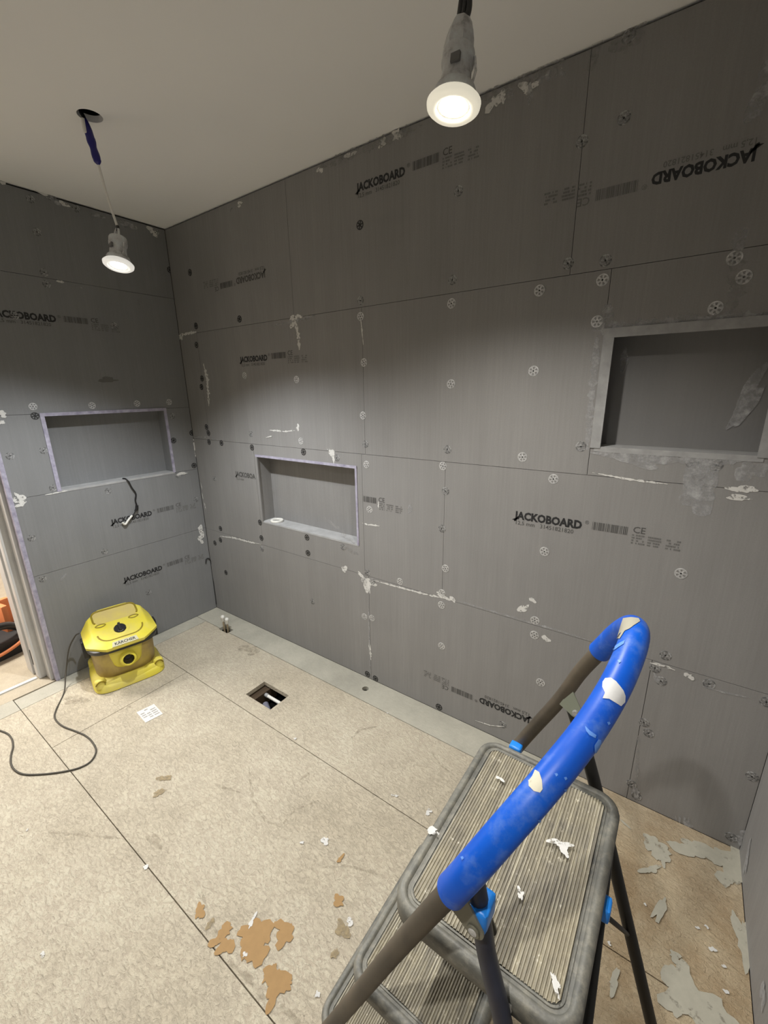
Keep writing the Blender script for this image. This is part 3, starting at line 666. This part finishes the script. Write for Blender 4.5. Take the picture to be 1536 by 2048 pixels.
M.color(M.mix(dust, bc, srgb(120, 150, 200))); M.bump(M.noise(60, 3), .12, .002); m_blue = M.m
m_clip = Mt('blue_clip', srgb(30, 130, 225), .35).m
m_galvb = Mt('zinc_bracket', srgb(128, 126, 112), .5, .3).m
M = Mt('ribbed_rubber', rough=.6)
big = M.noise(7, 5, .65); lines = M.noise(1, 5, .7, M.coord((190, 7, 190))); sp = M.noise(75, 4, .7)
c = M.ramp(lines, [(.34, srgb(84, 81, 76)), (.50, srgb(128, 123, 112)), (.64, srgb(186, 180, 160))])
c = M.mix(M.ramp(big, [(.4, (0, 0, 0, 1)), (.62, (.75, .75, .75, 1))]), c, M.mix(sp, srgb(120, 114, 100), srgb(186, 176, 148)))
c = M.mix(M.ramp(sp, [(.62, (0, 0, 0, 1)), (.72, (.9, .9, .9, 1))]), c, srgb(215, 210, 195)); M.color(c); M.bump(sp, .5, .002); m_mat = M.m
M = Mt('tread_rim', rough=.5)
M.color(M.mix(M.ramp(M.noise(60, 5, .7), [(.45, (0, 0, 0, 1)), (.75, (.6, .6, .6, 1))]), M.ramp(M.noise(8, 4), [(.3, srgb(84, 85, 82)), (.7, srgb(126, 124, 114))]), srgb(160, 155, 140))); M.bump(M.noise(90, 4), .4, .002); m_rim = M.m

def rrect(x0, x1, y0, y1, r, n=7):
    out = []
    for cx, cy, a in ((x1 - r, y1 - r, 0), (x0 + r, y1 - r, PI/2), (x0 + r, y0 + r, PI), (x1 - r, y0 + r, 1.5*PI)):
        out += [(cx + r * math.cos(a + PI/2*k/n), cy + r * math.sin(a + PI/2*k/n)) for k in range(n + 1)]
    return out
def tread(x0, x1, y0, y1, h, depth=.030, name='tread'):
    # pan with rolled rim
    prof = [(.004, -depth), (.0, -depth + .004), (.0, -.010), (.002, -.004), (.006, -.0005), (.011, .0), (.0145, -.002), (.0155, -.0045), (.020, -.005), (.0205, -.0035), (.023, -.0035), (.0235, -.006)]
    bm = NB(); rings = []
    for off, dz in prof:
        rings.append([bm.verts.new((x, y, h + dz)) for x, y in rrect(x0 + off, x1 - off, y0 + off, y1 - off, max(.038 - off, .012))])
    n = len(rings[0])
    for a, b in zip(rings, rings[1:]):
        for k in range(n): bm.faces.new((a[k], a[(k+1) % n], b[(k+1) % n], b[k]))
    bm.faces.new(rings[-1]); bm.faces.new(rings[0][::-1])
    tr = lp(name, bm, m_rim, 50)
    # ribbed rubber mat (real ribs along the width)
    off = .024; a0, a1, b0, b1 = x0 + off, x1 - off, y0 + off, y1 - off; r = .016; bm = NB(); pitch = .0046
    def yr(x):
        d = min(x - a0, a1 - x)
        ins = r - math.sqrt(max(0, r*r - (r - d)**2)) if d < r else 0
        return b0 + ins, b1 - ins
    k = 0; x = a0 + .001; prev = None
    while x < a1 - .001:
        for dx, dz in ((0, -.0042), (.0009, -.0022), (.0028, -.0022), (.0036, -.0042)):
            xx = min(x + dx, a1); y_0, y_1 = yr(xx); ys = [y_0 + (y_1 - y_0) * i / 8 for i in range(9)]
            row = [bm.verts.new((xx, yy, h + dz)) for yy in ys]
            if prev:
                for i in range(8): bm.faces.new((prev[i], prev[i+1], row[i+1], row[i]))
            prev = row
        x += pitch
    o = obj('rubber_mat', bm, m_mat, tr)
    for v in o.data.vertices: v.co += Vector((-2.48, 1.02, 0))
    return tr
TZ = .80
tread(2.356, 2.612, -1.186, -.822, TZ, .034)
tread(2.262, 2.490, -1.186, -.780, .535)
tread(2.166, 2.396, -1.186, -.740, .280)
# rail: one bent tube, near side - arch - far side; arch points measured in its own tilted plane
arch = [(2.485, -1.218, .996), (2.517, -1.188, 1.057), (2.546, -1.142, 1.102), (2.569, -1.086, 1.134), (2.585, -1.025, 1.163), (2.592, -.957, 1.184), (2.586, -.898, 1.172), (2.570, -.856, 1.137), (2.550, -.833, 1.092)]
near = [(2.075, -1.222, .0), (2.260, -1.222, .447), (2.385, -1.222, .760), (2.445, -1.222, .905)]
far = [(2.517, -.812, 1.018), (2.485, -.802, .933), (2.420, -.796, .790), (2.300, -.775, .50), (2.100, -.735, 0)]
rail = catmull(near + arch + far, 8)
i0, i1 = 4 * 8 - 3, 12 * 8 + 3
bm = NB(); tube(bm, rail, .0125, 18); lp('rail', bm, m_tubeb, 60)
gr = rail[i0:i1]; rr = [.0172] * len(gr); rr[0] = .0175; rr[-1] = .0175
bmg = NB(); tube(bmg, gr, rr, 32); bmg.normal_update()
gripbvh = BVHTree.FromBMesh(bmg)
grip = lp('foam_grip', bmg, m_blue, 60)
def grip_decal(name, pts, m, lift=.0008, rough=0):
    "pts: outline pixels; each vertex is dropped onto the foam's own surface"
    cx = sum(p[0] for p in pts) / len(pts); cy = sum(p[1] for p in pts) / len(pts)
    P = []
    for i, p in enumerate(pts):
        q = pts[(i + 1) % len(pts)]
        for k in range(4): P.append((p[0] + (q[0]-p[0]) * k/4, p[1] + (q[1]-p[1]) * k/4))
    bm = NB(); prev = None; n = len(P)
    def hit(x, y):
        h = gripbvh.ray_cast(CP, ray(x, y))
        if h[0] is None:
            nr = gripbvh.find_nearest(CP + ray(x, y) * .6); return nr[0] + nr[1] * lift
        return h[0] + h[1] * lift
    cen = bm.verts.new(hit(cx, cy))
    for j in range(1, 6):
        f = j / 5; ring = [bm.verts.new(hit(cx + (x - cx) * f, cy + (y - cy) * f)) for x, y in P]
        for k in range(n):
            if prev: bm.faces.new((prev[k], prev[(k+1) % n], ring[(k+1) % n], ring[k]))
            else: bm.faces.new((cen, ring[k], ring[(k+1) % n]))
        prev = ring
    bm.transform(LM); return obj(name, bm, m, grip, 40)
m_tape = Mt('old_tape', srgb(170, 166, 150), .5).m
m_paint = Mt('dried_paint', srgb(205, 205, 205), .6).m
m_paint2 = Mt('dried_cream_paint', srgb(205, 200, 180), .6).m
M = Mt('thin_paint_film', srgb(95, 145, 225), .5); m_film = M.m
grip_decal('tape_remnant', [(1247,1237),(1262,1235),(1277,1237),(1280,1243),(1268,1251),(1259,1258),(1250,1262),(1244,1270),(1240,1278),(1234,1276),(1240,1258)], m_tape)
grip_decal('paint_splash', [(1206,1364),(1211,1357),(1222,1356),(1232,1363),(1240,1373),(1246,1381),(1250,1392),(1249,1404),(1241,1412),(1228,1404),(1218,1398),(1205,1397),(1210,1386),(1205,1374)], m_paint)
grip_decal('paint_splash', [(1071,1540),(1079,1545),(1084,1560),(1085,1578),(1080,1585),(1068,1582),(1058,1572),(1058,1562),(1065,1553)], m_paint2)
grip_decal('paint_film', [(1196,1478),(1201,1480),(1201,1496),(1193,1508),(1188,1504),(1188,1490)], m_film)
grip_decal('paint_film', [(1170,1452),(1180,1462),(1192,1470),(1190,1476),(1178,1470),(1172,1462)], m_film)
grip_decal('paint_film', [(1225,1296),(1240,1286),(1250,1281),(1248,1288),(1236,1296),(1228,1302)], m_film)
for x, y in ((1130,1556),(1112,1549),(1078,1641),(925,1716),(1130,1580),(1060,1563),(1216,1446),(1238,1323)):
    grip_decal('paint_fleck', [(x-3, y-2), (x+2, y-3), (x+4, y+1), (x, y+4)], m_film if x != 1060 else m_paint2)
# plaster drips on the rails
def drip(P, r, m=m_white, name='plaster_drip'):
    pass
for a, b in (((770,1884),(776,1896)), ((940,1765),(936,1750)),):
    pass
# rear legs
nl = [tuple(onplane(x, y, 1, -1.197)) for x, y in ((950, 1758), (957, 1800), (965, 1850), (973, 1904), (991, 1980), (1007, 2048))] + [(2.64, -1.205, .38), (2.76, -1.215, 0)]
fl = [(2.498, -.800, .955), (2.560, -.798, .79), (2.655, -.780, .47), (2.790, -.745, 0)]
bm = NB(); tube(bm, catmull(nl, 6), .0115, 16); lp('rear_leg', bm, m_tubed, 60)
bm = NB(); tube(bm, catmull(fl, 6), .0115, 16); lp('rear_leg', bm, m_tuber, 60)
bm = NB(); tube(bm, [(2.70, -1.21, .14), (2.752, -.755, .14)], .009, 12); lp('rear_crossbar', bm, m_tuber, 60)
bm = NB(); tube(bm, [(2.605, -.80, .640), (2.622, -1.20, .640)], .008, 12); lp('rear_crossbar', bm, m_tuber, 60)
for (x, y) in ((2.742, -1.215), (2.790, -.745), (2.075, -1.222), (2.10, -.735)):
    bm = NB(); lathe(bm, [(.012, .0), (.017, .0), (.0175, .012), (.0165, .035), (.013, .037)], 16, Matrix.Translation((x, y, 0))); lp('rubber_foot', bm, m_black, 50)
# brackets from rail to rear leg
def bracket(P0, P1, P2, y0, y1, m, name='hinge_bracket'):
    "flat plate in a plane y=const through three points (x,z), rounded at the tip"
    bm = NB(); out = []
    (x0, z0), (x1, z1), (x2, z2), = P0, P1, P2
    r = .012; d = Vector((x2 - (x0+x1)/2, z2 - (z0+z1)/2)); d.normalize(); ang = math.atan2(d.y, d.x)
    pts = [(x0, z0)] + [(x2 + r*math.cos(ang + t), z2 + r*math.sin(ang + t)) for t in [(-PI/2 + PI*k/8) * sgn(x0, z0, x1, z1, d) for k in range(9)]] + [(x1, z1)]
    lo = [bm.verts.new((a, y0, b)) for a, b in pts]; hi = [bm.verts.new((a, y1, b)) for a, b in pts]
    bm.faces.new(lo); bm.faces.new(hi[::-1]); n = len(pts)
    for k in range(n): bm.faces.new((lo[k], lo[(k+1) % n], hi[(k+1) % n], hi[k]))
    return lp(name, bm, m)
def sgn(x0, z0, x1, z1, d):
    cr = d.x * (z0 - z1) - d.y * (x0 - x1); return -1 if cr > 0 else 1
XZ = lambda px, py, y: tuple(onplane(px, py, 1, y)[k] for k in (0, 2))
tp = XZ(948, 1857, -1.213)
b1 = bracket(XZ(925, 1779, -1.213), XZ(899, 1809, -1.213), tp, -1.212, -1.2145, m_galvb)
b1b = bracket(XZ(950, 1775, -1.19), XZ(925, 1800, -1.19), XZ(975, 1850, -1.181), -1.1825, -1.1805, m_galvb)
bm = NB(); tube(bm, [(tp[0], -1.218, tp[1]), (tp[0], -1.182, tp[1])], .005, 14); lp('rivet', bm, m_steel, 50)
bm = NB(); tube(bm, [(tp[0], -1.2155, tp[1]), (tp[0], -1.2175, tp[1])], .0075, 16); lp('rivet_washer', bm, m_galvb, 50)
tp = XZ(1151, 1424, -.815)
b2 = bracket(XZ(1143, 1377, -.815), XZ(1119, 1408, -.815), tp, -.813, -.8155, Mt('pale_bracket', srgb(160, 166, 150), .5, .2).m)
bm = NB(); tube(bm, [(tp[0], -.802, tp[1]), (tp[0], -.821, tp[1])], .005, 12); lp('rivet', bm, m_steel, 50)
# blue plastic clips
c0 = onplane(960, 1824, 1, -1.20)
bm = NB(); box(bm, (c0.x - .011, -1.212, c0.z - .014), (c0.x + .012, -1.180, c0.z + .016), .005); lp('plastic_clip', bm, m_clip, 60)
c0 = onplane(1033, 1493, 1, -.812)
bm = NB(); box(bm, (c0.x - .012, -.826, c0.z - .010), (c0.x + .012, -.806, c0.z + .008), .004); lp('plastic_clip', bm, m_clip, 60)
c0 = onplane(1207, 1814, 2, .765)
bm = NB(); box(bm, (c0.x - .016, c0.y - .013, c0.z - .014), (c0.x + .010, c0.y + .013, c0.z + .012), .005); lp('plastic_clip', bm, m_clip, 60)
c1 = onplane(1255, 1868, 1, -.79)
bm = NB(); tube(bm, [(c0.x - .01, c0.y, c0.z - .012), tuple(onplane(1212, 1832, 2, .745)), tuple(c1)], .004, 10); lp('link_bar', bm, m_tuber, 60)
c1 = onplane(1018, 2022, 1, -1.184)
bm = NB(); tube(bm, catmull([c1 + Vector((0, 0, .020)), c1 + Vector((.001, 0, .008)), c1 + Vector((-.001, 0, -.006)), c1 + Vector((.0, 0, -.025))], 5), [.001] + [.0028] * 4 + [.0035] * 4 + [.0022] * 7, 8); lp('paint_run', bm, m_plast, 60)
# under-frame tubes carrying the treads
for z, x0, x1, yf in ((.762, 2.41, 2.55, -.80), (.497, 2.295, 2.46, -.78), (.232, 2.19, 2.36, -.76)):
    bm = NB(); tube(bm, [((x0 + x1) / 2, -1.18, z), ((x0 + x1) / 2, yf, z)], .007, 10); lp('tread_axle', bm, m_tuber, 60)
bm = NB(); box(bm, (2.535, -1.150, .300), (2.550, -.86, .765)); 
bm.free()
# white paint run on the near side of the platform
tr = [c for c in lad.children if c.name.startswith('tread')][0]
bm = NB(); P = [(1014,1998),(1024,2002),(1022,2030),(1016,2048),(1010,2060),(1008,2030)]
bm.free()

# plaster lumps and paint on the top platform
def plat(px, py): return onplane(px, py, 2, TZ - .0005)
for x, y, a, b, an, mm in ((1120,1690,.016,.006,.5,m_white),(1128,1700,.006,.012,.2,m_white),(1110,1970,.010,.004,-.8,m_white),(865,1665,.010,.006,.6,m_white),(1040,1790,.004,.008,.2,m_white),(1000,1560,.006,.004,.1,m_white)):
    P = plat(x, y); bm = None
    o = ragged('plaster_lump', P, EX, EY, EZ, a, b, an, mm, tr, .5, .0006 + nl_()); o.data.transform(LM)

# ------------------------------------------------------------------ wet and dry vacuum
VX, VY, VR = .220, -.715, math.radians(-14)
vac = thing('wet_dry_vacuum', 'dusty yellow canister vacuum cleaner with black knob, standing against the left wall', 'vacuum cleaner', (VX, VY, 0), VR)
def ymat(name, a, b, dustc, amt):
    M = Mt(name, rough=.42); d = M.ramp(M.noise(9, 5, .65), [(.5 - amt, (0, 0, 0, 1)), (.85 - amt, (.85, .85, .85, 1))])
    M.color(M.mix(d, M.ramp(M.noise(5), [(.3, a), (.7, b)]), dustc)); M.rough(M.math('ADD', M.math('MULTIPLY', M.noise(9, 5), .5), .25)); return M.m
m_y = ymat('yellow_plastic', srgb(222, 206, 62), srgb(232, 218, 84), srgb(206, 192, 118), .08)
m_yd = ymat('dusty_yellow_plastic', srgb(196, 174, 84), srgb(206, 184, 98), srgb(160, 138, 92), .26)
m_groove = Mt('yellow_groove', srgb(140, 122, 22), .6).m
m_tray = ymat('tray_dust', srgb(210, 192, 95), srgb(205, 185, 105), srgb(195, 175, 115), .2)
# base plate with skirt
bm = NB(); loft(bm, [(.000, .158, .166, 5, .0), (.004, .163, .171, 5, .0), (.030, .160, .168, 5, .0), (.044, .150, .160, 4.5, -.002), (.052, .138, .152, 4, -.006), (.056, .132, .142, 3, -.01)], 64); base = obj('base', bm, m_y, vac, 40)
bm = NB()                                        # front bumper lip standing up between the corner caps
n = 24; rows = []
for k in range(n + 1):
    v = -1 + 2 * k / n; y = .118 * v; x = .150 - .014 * v * v
    rows.append([bm.verts.new(p) for p in ((x - .020, y, .048), (x - .016, y, .066 - .010 * abs(v) ** 3), (x - .006, y, .068 - .010 * abs(v) ** 3), (x + .006, y, .052), (x + .008, y, .030))])
for a, b in zip(rows, rows[1:]):
    for i in range(4): bm.faces.new((a[i], a[i+1], b[i+1], b[i]))
obj('bumper_lip', bm, m_y, base, 60)
for sx, sy in ((1, 1), (1, -1), (-1, 1), (-1, -1)):        # corner caster mounts
    cx, cy = sx * .118, sy * .138
    bm = NB(); lathe(bm, [(.027, .030), (.026, .062), (.022, .072), (.012, .077), (0, .078)], 20, Matrix.Translation((cx, cy, 0))); c_ = obj('caster_mount', bm, m_y, vac, 45)
    bm = NB(); pts = [(cx + .0265 * math.cos(t), cy + .0265 * math.sin(t), .050 + .024 * math.sin((t - t0) / 1.9 * PI)) for t0 in [math.atan2(0, 1) - .95 + (0 if sx > 0 else PI)] for t in [t0 + 1.9 * k / 10 for k in range(11)]]
    tube(bm, pts, .0036, 8); obj('caster_groove', bm, m_groove, c_, 60)
# container
bm = NB(); loft(bm, [(.046, .122, .134, 2.6, -.004), (.060, .130, .142, 2.6, -.004), (.110, .136, .146, 2.6, -.004), (.170, .138, .148, 2.7, -.004), (.215, .140, .152, 2.9, -.004)], 64); obj('container', bm, m_yd, vac, 40)
# hose inlet shield on the front
def cx_front(y, z, a=.1375, b=.147, n=2.65): return -.004 + a * (max(0, 1 - abs(y / b) ** n)) ** (1 / n)
bm = NB(); G = []
for i in range(17):
    row = []
    v = -1 + 2 * i / 16
    for j in range(11):
        u = j / 10; z = .105 + .125 * u; hw_ = .058 + .028 * u - (.03 * (1 - u / .2) ** 2 if u < .2 else 0)
        y = v * hw_; e = min(1, 6 * min(u + .02, 1 - abs(v) + .02))
        row.append(bm.verts.new((cx_front(y, z) + .013 * min(1, e) , y, z)))
    G.append(row)
for a, b in zip(G, G[1:]):
    for j in range(10): bm.faces.new((a[j], a[j+1], b[j+1], b[j]))
for i in (0, 16):
    pass
obj('inlet_shield', bm, m_y, vac, 45)
RX = Matrix.Translation((.166, 0, .160)) @ Matrix.Rotation(math.radians(78), 4, 'Y')
bm = NB(); lathe(bm, [(.0255, -.02), (.0255, .012), (.028, .015), (.034, .012), (.038, .004), (.040, -.004)], 32, RX, False); obj('hose_inlet', bm, m_y, vac, 50)
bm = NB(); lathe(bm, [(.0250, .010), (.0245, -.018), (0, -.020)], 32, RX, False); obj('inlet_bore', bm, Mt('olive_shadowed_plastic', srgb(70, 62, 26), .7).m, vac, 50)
bm = NB(); tube(bm, [RX @ Vector((-.010, 0, -.008)), RX @ Vector((-.0105, 0, -.0195))], .0135, 16); obj('inlet_valve', bm, m_blackm, vac)
# black band below the head with side clamps
bm = NB(); loft(bm, [(.212, .146, .157, 3.2, -.004), (.222, .162, .164, 3.6, .004), (.246, .170, .166, 3.8, .006), (.250, .164, .160, 3.8, .006)], 64); obj('band', bm, m_black, vac, 40)
for s in (1, -1):
    bm = NB(); box(bm, (-.030, min(s*.150, s*.178), .165), (.030, max(s*.150, s*.178), .262), .008); obj('clamp', bm, m_black, vac, 40)
def tilt(bm):
    for v in bm.verts:
        f = min(1.15, max(0, (v.co.z - .262) / .076)); v.co.z -= f * .27 * (v.co.x + .12); v.co.x = v.co.x * 1.10 + .006
    return bm
# head: octagonal shell with a chamfered shoulder and a raised deck
def octo(bm, secs):
    rings = []
    for z, a, b, ca, cb, xo in secs:
        base_ = [(a, cb), (ca, b), (-ca, b), (-a, cb), (-a, -cb), (-ca, -b), (ca, -b), (a, -cb)]
        rg = []
        for i in range(8):
            p, q, r_ = Vector(base_[i-1]), Vector(base_[i]), Vector(base_[(i+1) % 8])
            for t in (.22, .0, -.22):
                pt = q.lerp(p, t) if t > 0 else (q.lerp(r_, -t) if t < 0 else q * .965 + (p + r_) * .0175)
                rg.append(bm.verts.new((pt.x + xo, pt.y, z)))
        rings.append(rg)
    n = len(rings[0])
    for a, b in zip(rings, rings[1:]):
        for k in range(n): bm.faces.new((a[k], a[(k+1) % n], b[(k+1) % n], b[k]))
    bm.faces.new(rings[0][::-1]); bm.faces.new(rings[-1]); return bm
bm = NB(); octo(bm, [(.243, .160, .170, .085, .090, 0), (.250, .166, .176, .090, .094, 0), (.262, .167, .177, .090, .094, 0), (.306, .146, .152, .085, .086, -.004), (.326, .140, .142, .082, .080, -.006), (.334, .134, .136, .078, .076, -.006), (.338, .126, .130, .072, .072, -.008)]); bmesh.ops.scale(bm, vec=(1, .94, 1), verts=bm.verts); tilt(bm); head = obj('head', bm, m_y, vac, 28)
# deck: recessed dust tray at the back, handle outline, control panel at the front
bm = NB(); tray = rrect(-.118, -.020, -.104, .104, .030)
lo = [bm.verts.new((x, y, .3384)) for x, y in tray]; bm.faces.new(lo); obj('rear_tray', tilt(bm), m_tray, head)
bm = NB(); tube(bm, [(x, y, .3405) for x, y in [(p[0], p[1]) for p in rrect(-.119, -.02, -.105, .105, .030)] if x < -.03], .0042, 8); obj('tray_groove', tilt(bm), m_groove, head, 60)
bm = NB(); pr = [(x, y, .3385) for x, y in rrect(-.075, .112, -.104, .104, .055) if x > -.012]
pr = sorted(pr, key=lambda p: math.atan2(p[1], p[0] - .03)); tube(bm, [(a, b, c + .0012) for a, b, c in pr], .0040, 8); obj('panel_groove', tilt(bm), m_groove, head, 60)
for s in (1, -1):                                # lens-shaped latches
    cx, cy = -.008, s * .078; bm = NB(); q = []
    for k in range(24):
        t = 2*PI*k/24; q.append((cx + .010 * math.sin(t) * abs(math.sin(t)) ** .3, cy + .023 * math.cos(t), .3412))
    tube(bm, q + q[:1], .0028, 8); obj('latch_outline', tilt(bm), m_groove, head, 60)
KX = Matrix.Translation((.052, 0, .3375))
bm = NB(); lathe(bm, [(.042, .0), (.041, .004), (.034, .0065), (.030, .0055), (.028, .003), (0, .003)], 40, KX, False); obj('knob_seat', tilt(bm), m_y, head, 40)
bm = NB(); lathe(bm, [(.0285, .004), (.0285, .013), (.026, .016), (0, .016)], 36, KX, False); kn = obj('knob', tilt(bm), m_black, head, 40)
bm = NB(); box(bm, (.052 - .025, -.0060, .350), (.052 + .025, .0060, .364), .002); obj('knob_grip', tilt(bm), Mt('worn_black', srgb(40, 40, 42), .3).m, head)
# badge on the front shoulder
sl = math.atan2(.044, -.021)
nrm = Vector((.0185, 0, .025)).normalized(); upv = Vector((-.025, 0, .0185)).normalized(); cen = Vector((.1775, 0, .2700)) + nrm * .0035
Mb = Matrix(((0, upv.x, nrm.x, cen.x), (1, upv.y, nrm.y, cen.y), (0, upv.z, nrm.z, cen.z), (0, 0, 0, 1)))
bm = NB(); vs = [(-.060, -.013), (.060, -.013), (.054, .014), (-.054, .014)]
a = [bm.verts.new((x, y, 0)) for x, y in vs]; b = [bm.verts.new((x, y, -.004)) for x, y in vs]; bm.faces.new(a)
for k in range(4): bm.faces.new((a[k], a[(k+1) % 4], b[(k+1) % 4], b[k]))
bm.transform(Mb); obj('badge', bm, Mt('pale_badge', srgb(190, 184, 150), .5).m, head)
me = text_mesh('K\u00c4RCHER', .020, .0005, align='CENTER'); me.transform(Matrix.Diagonal((1.05, 1, 1, 1))); me.transform(Mb @ Matrix.Translation((0, -.006, .0006))); link('badge_lettering', me, m_ink, head)
# power cord: leaves the back left of the head and lies on the floor
W2L = (Matrix.Translation((VX, VY, 0)) @ Matrix.Rotation(VR, 4, 'Z')).inverted()
cp = [(.09, -.860, .262), (.07, -.875, .245), (.045, -.91, .17), (.07, -.955, .05)]
fp = [(128,1385),(112,1420),(110,1437),(125,1452),(150,1462),(172,1472),(186,1486),(192,1503),(182,1522),(160,1535),(128,1543),(90,1548),(52,1549),(32,1542),(22,1528),(22,1510),(26,1492),(22,1475),(8,1464),(-30,1455),(-80,1460)]
cp += [tuple(onplane(x, y, 2, .004)) for x, y in fp]
bm = NB(); tube(bm, catmull(cp, 7), .0035, 10); bm.transform(W2L); obj('power_cord', bm, Mt('dusty_black_cable', srgb(72, 68, 60), .6).m, vac, 60)

# ------------------------------------------------------------------ small things
# ring of white tape on the niche sill
P = onplane(558, 1041, 2, .764)
bm = NB(); lathe(bm, [(.024, .0), (.036, .0), (.0375, .0015), (.0375, .0105), (.036, .012), (.024, .012), (.0225, .0105), (.0225, .0015), (.024, .0)], 40, Matrix.Identity(4), False)
o = tag(obj('plastic_ring', bm, m_plast, None, 50), 'white plastic ring lying on the sill of the lower middle niche', 'ring'); o.location = (.700, .040, .7612)
# paper label on the floor
c4 = [F(x, y) for x, y in ((273,1425),(308,1408),(326,1428),(291,1446))]
bm = NB(); vs = [bm.verts.new((p.x, p.y, .0005)) for p in c4]; v2 = [bm.verts.new((p.x, p.y, .0009 + .0004 * i)) for i, p in enumerate(c4)]
bm.faces.new(vs); bm.faces.new(v2)
for k in range(4): bm.faces.new((vs[k], vs[(k+1) % 4], v2[(k+1) % 4], v2[k]))
pl_ = tag(obj('paper_label', bm, m_paper), 'white printed paper label lying on the floor in front of the vacuum', 'paper')
bm = NB(); O = c4[0]; U = c4[1] - c4[0]; V = c4[3] - c4[0]
for r_ in range(5):
    for s0, s1 in ((.08, .30), (.36, .55), (.62, .9)):
        if R0.random() < .75:
            q = [(s0, .12 + r_ * .16), (s1, .12 + r_ * .16), (s1, .17 + r_ * .16), (s0, .17 + r_ * .16)]
            bm.faces.new([bm.verts.new(Vector((0, 0, .0026)) + O + U * a + V * b) for a, b in q])
obj('faint_print', bm, Mt('faint_print', srgb(165, 162, 158), .8).m, pl_)
# capped pipes by the corner
for i, (x, y, hh) in enumerate(((.297, -.143, .105), (.330, -.140, .098))):
    t = thing('capped_pipe', ('left' if i == 0 else 'right') + ' one of the two white-capped pipe stubs by the floor corner', 'pipe', (x, y, -.09))
    bm = NB(); tube(bm, catmull([(0, 0, 0), (.002, 0, .08), (-.004 + .006 * i, .002, hh + .06)], 5), .0065, 12); obj('stub', bm, Mt('dull_copper', srgb(150, 136, 112), .5, .1).m, t, 50)
    bm = NB(); lathe(bm, [(.0085, 0), (.0105, .003), (.0105, .022), (.0125, .026), (.0125, .036), (.008, .043), (0, .045)], 16, Matrix.Translation((-.004 + .006 * i, .002, hh + .035))); obj('cap', bm, m_plast, t, 50)
# cable hanging out of the left niche
bm = NB(); pts = [(-.020, -.455, 1.030), (.002, -.450, 1.029), (.012, -.440, 1.010)] + [tuple(B(x, y) + Vector((.010, 0, 0))) for x, y in ((262,975),(270,987),(269,1000),(272,1012),(268,1022))]
tube(bm, catmull(pts, 6), .0038, 8)
hc = tag(obj('hanging_cable', bm, m_black, None, 50), 'short black lead with white plug hanging out of the left niche', 'cable')
q = [B(x, y) + Vector((.012, 0, 0)) for x, y in ((272,1010),(271,1020))]; bm = NB(); tube(bm, q, .008, 10); obj('inline_switch', bm, m_black, hc, 50)
q = [B(x, y) + Vector((.012, 0, 0)) for x, y in ((269,1021),(262,1033),(255,1039))]; bm = NB(); tube(bm, catmull(q, 4), .0026, 8); obj('wire', bm, m_black, hc, 50)
q = [B(x, y) + Vector((.014, 0, 0)) for x, y in ((262,1030),(254,1040),(248,1048),(243,1044))]; bm = NB(); tube(bm, catmull(q, 4), .006, 8); obj('plug', bm, m_plast, hc, 50)
# tool bag seen through the doorway
bag = thing('tool_bag', 'orange and black open tool bag on the floor beyond the doorway', 'bag', (-.62, -1.12, 0), .2)
m_or = Mt('orange_fabric', srgb(222, 134, 84), .7).m
bm = NB(); loft(bm, [(.0, .14, .20, 5, 0), (.05, .145, .205, 5, 0), (.10, .148, .21, 5, 0)], 40); obj('body', bm, m_blackm, bag, 40)
bm = NB(); tube(bm, catmull([(.15, -.2, .07), (.165, -.05, .05), (.16, .08, .07), (.13, .19, .12)], 6), .010, 8); obj('trim', bm, m_or, bag, 50)
bm = NB(); tube(bm, catmull([(.10, -.17, .1), (.12, -.05, .19), (.11, .06, .19), (.08, .16, .11)], 6), .022, 10); obj('pouch', bm, m_black, bag, 50)
bm = NB(); box(bm, (-.14, -.20, .08), (-.10, .20, .27), .015); box(bm, (-.14, .10, .08), (.02, .135, .27), .012); obj('flap', bm, m_or, bag, 40)
jk = thing('bundled_jacket', 'dark blue bundled cloth behind the orange bag beyond the doorway', 'clothing', (-1.12, -1.10, 0))
bm = NB(); loft(bm, [(.0, .12, .14, 2.2, 0), (.08, .15, .17, 2.4, 0), (.2, .13, .15, 2.2, .01), (.28, .07, .10, 2, .0), (.31, .02, .03, 2, 0)], 28)
for v in bm.verts: v.co += Vector((R0.uniform(-.008, .008), R0.uniform(-.008, .008), 0))
obj('cloth', bm, Mt('navy_cloth', srgb(28, 34, 52), .85).m, jk, 60)
bm = NB(); tube(bm, catmull([(.10, .02, .20), (.06, .06, .30), (.0, .07, .38), (-.05, .05, .46)], 6), [.03] * 19, 10); obj('sleeve', bm, Mt('black_yellow_cloth', srgb(60, 60, 40), .8).m, jk, 60)
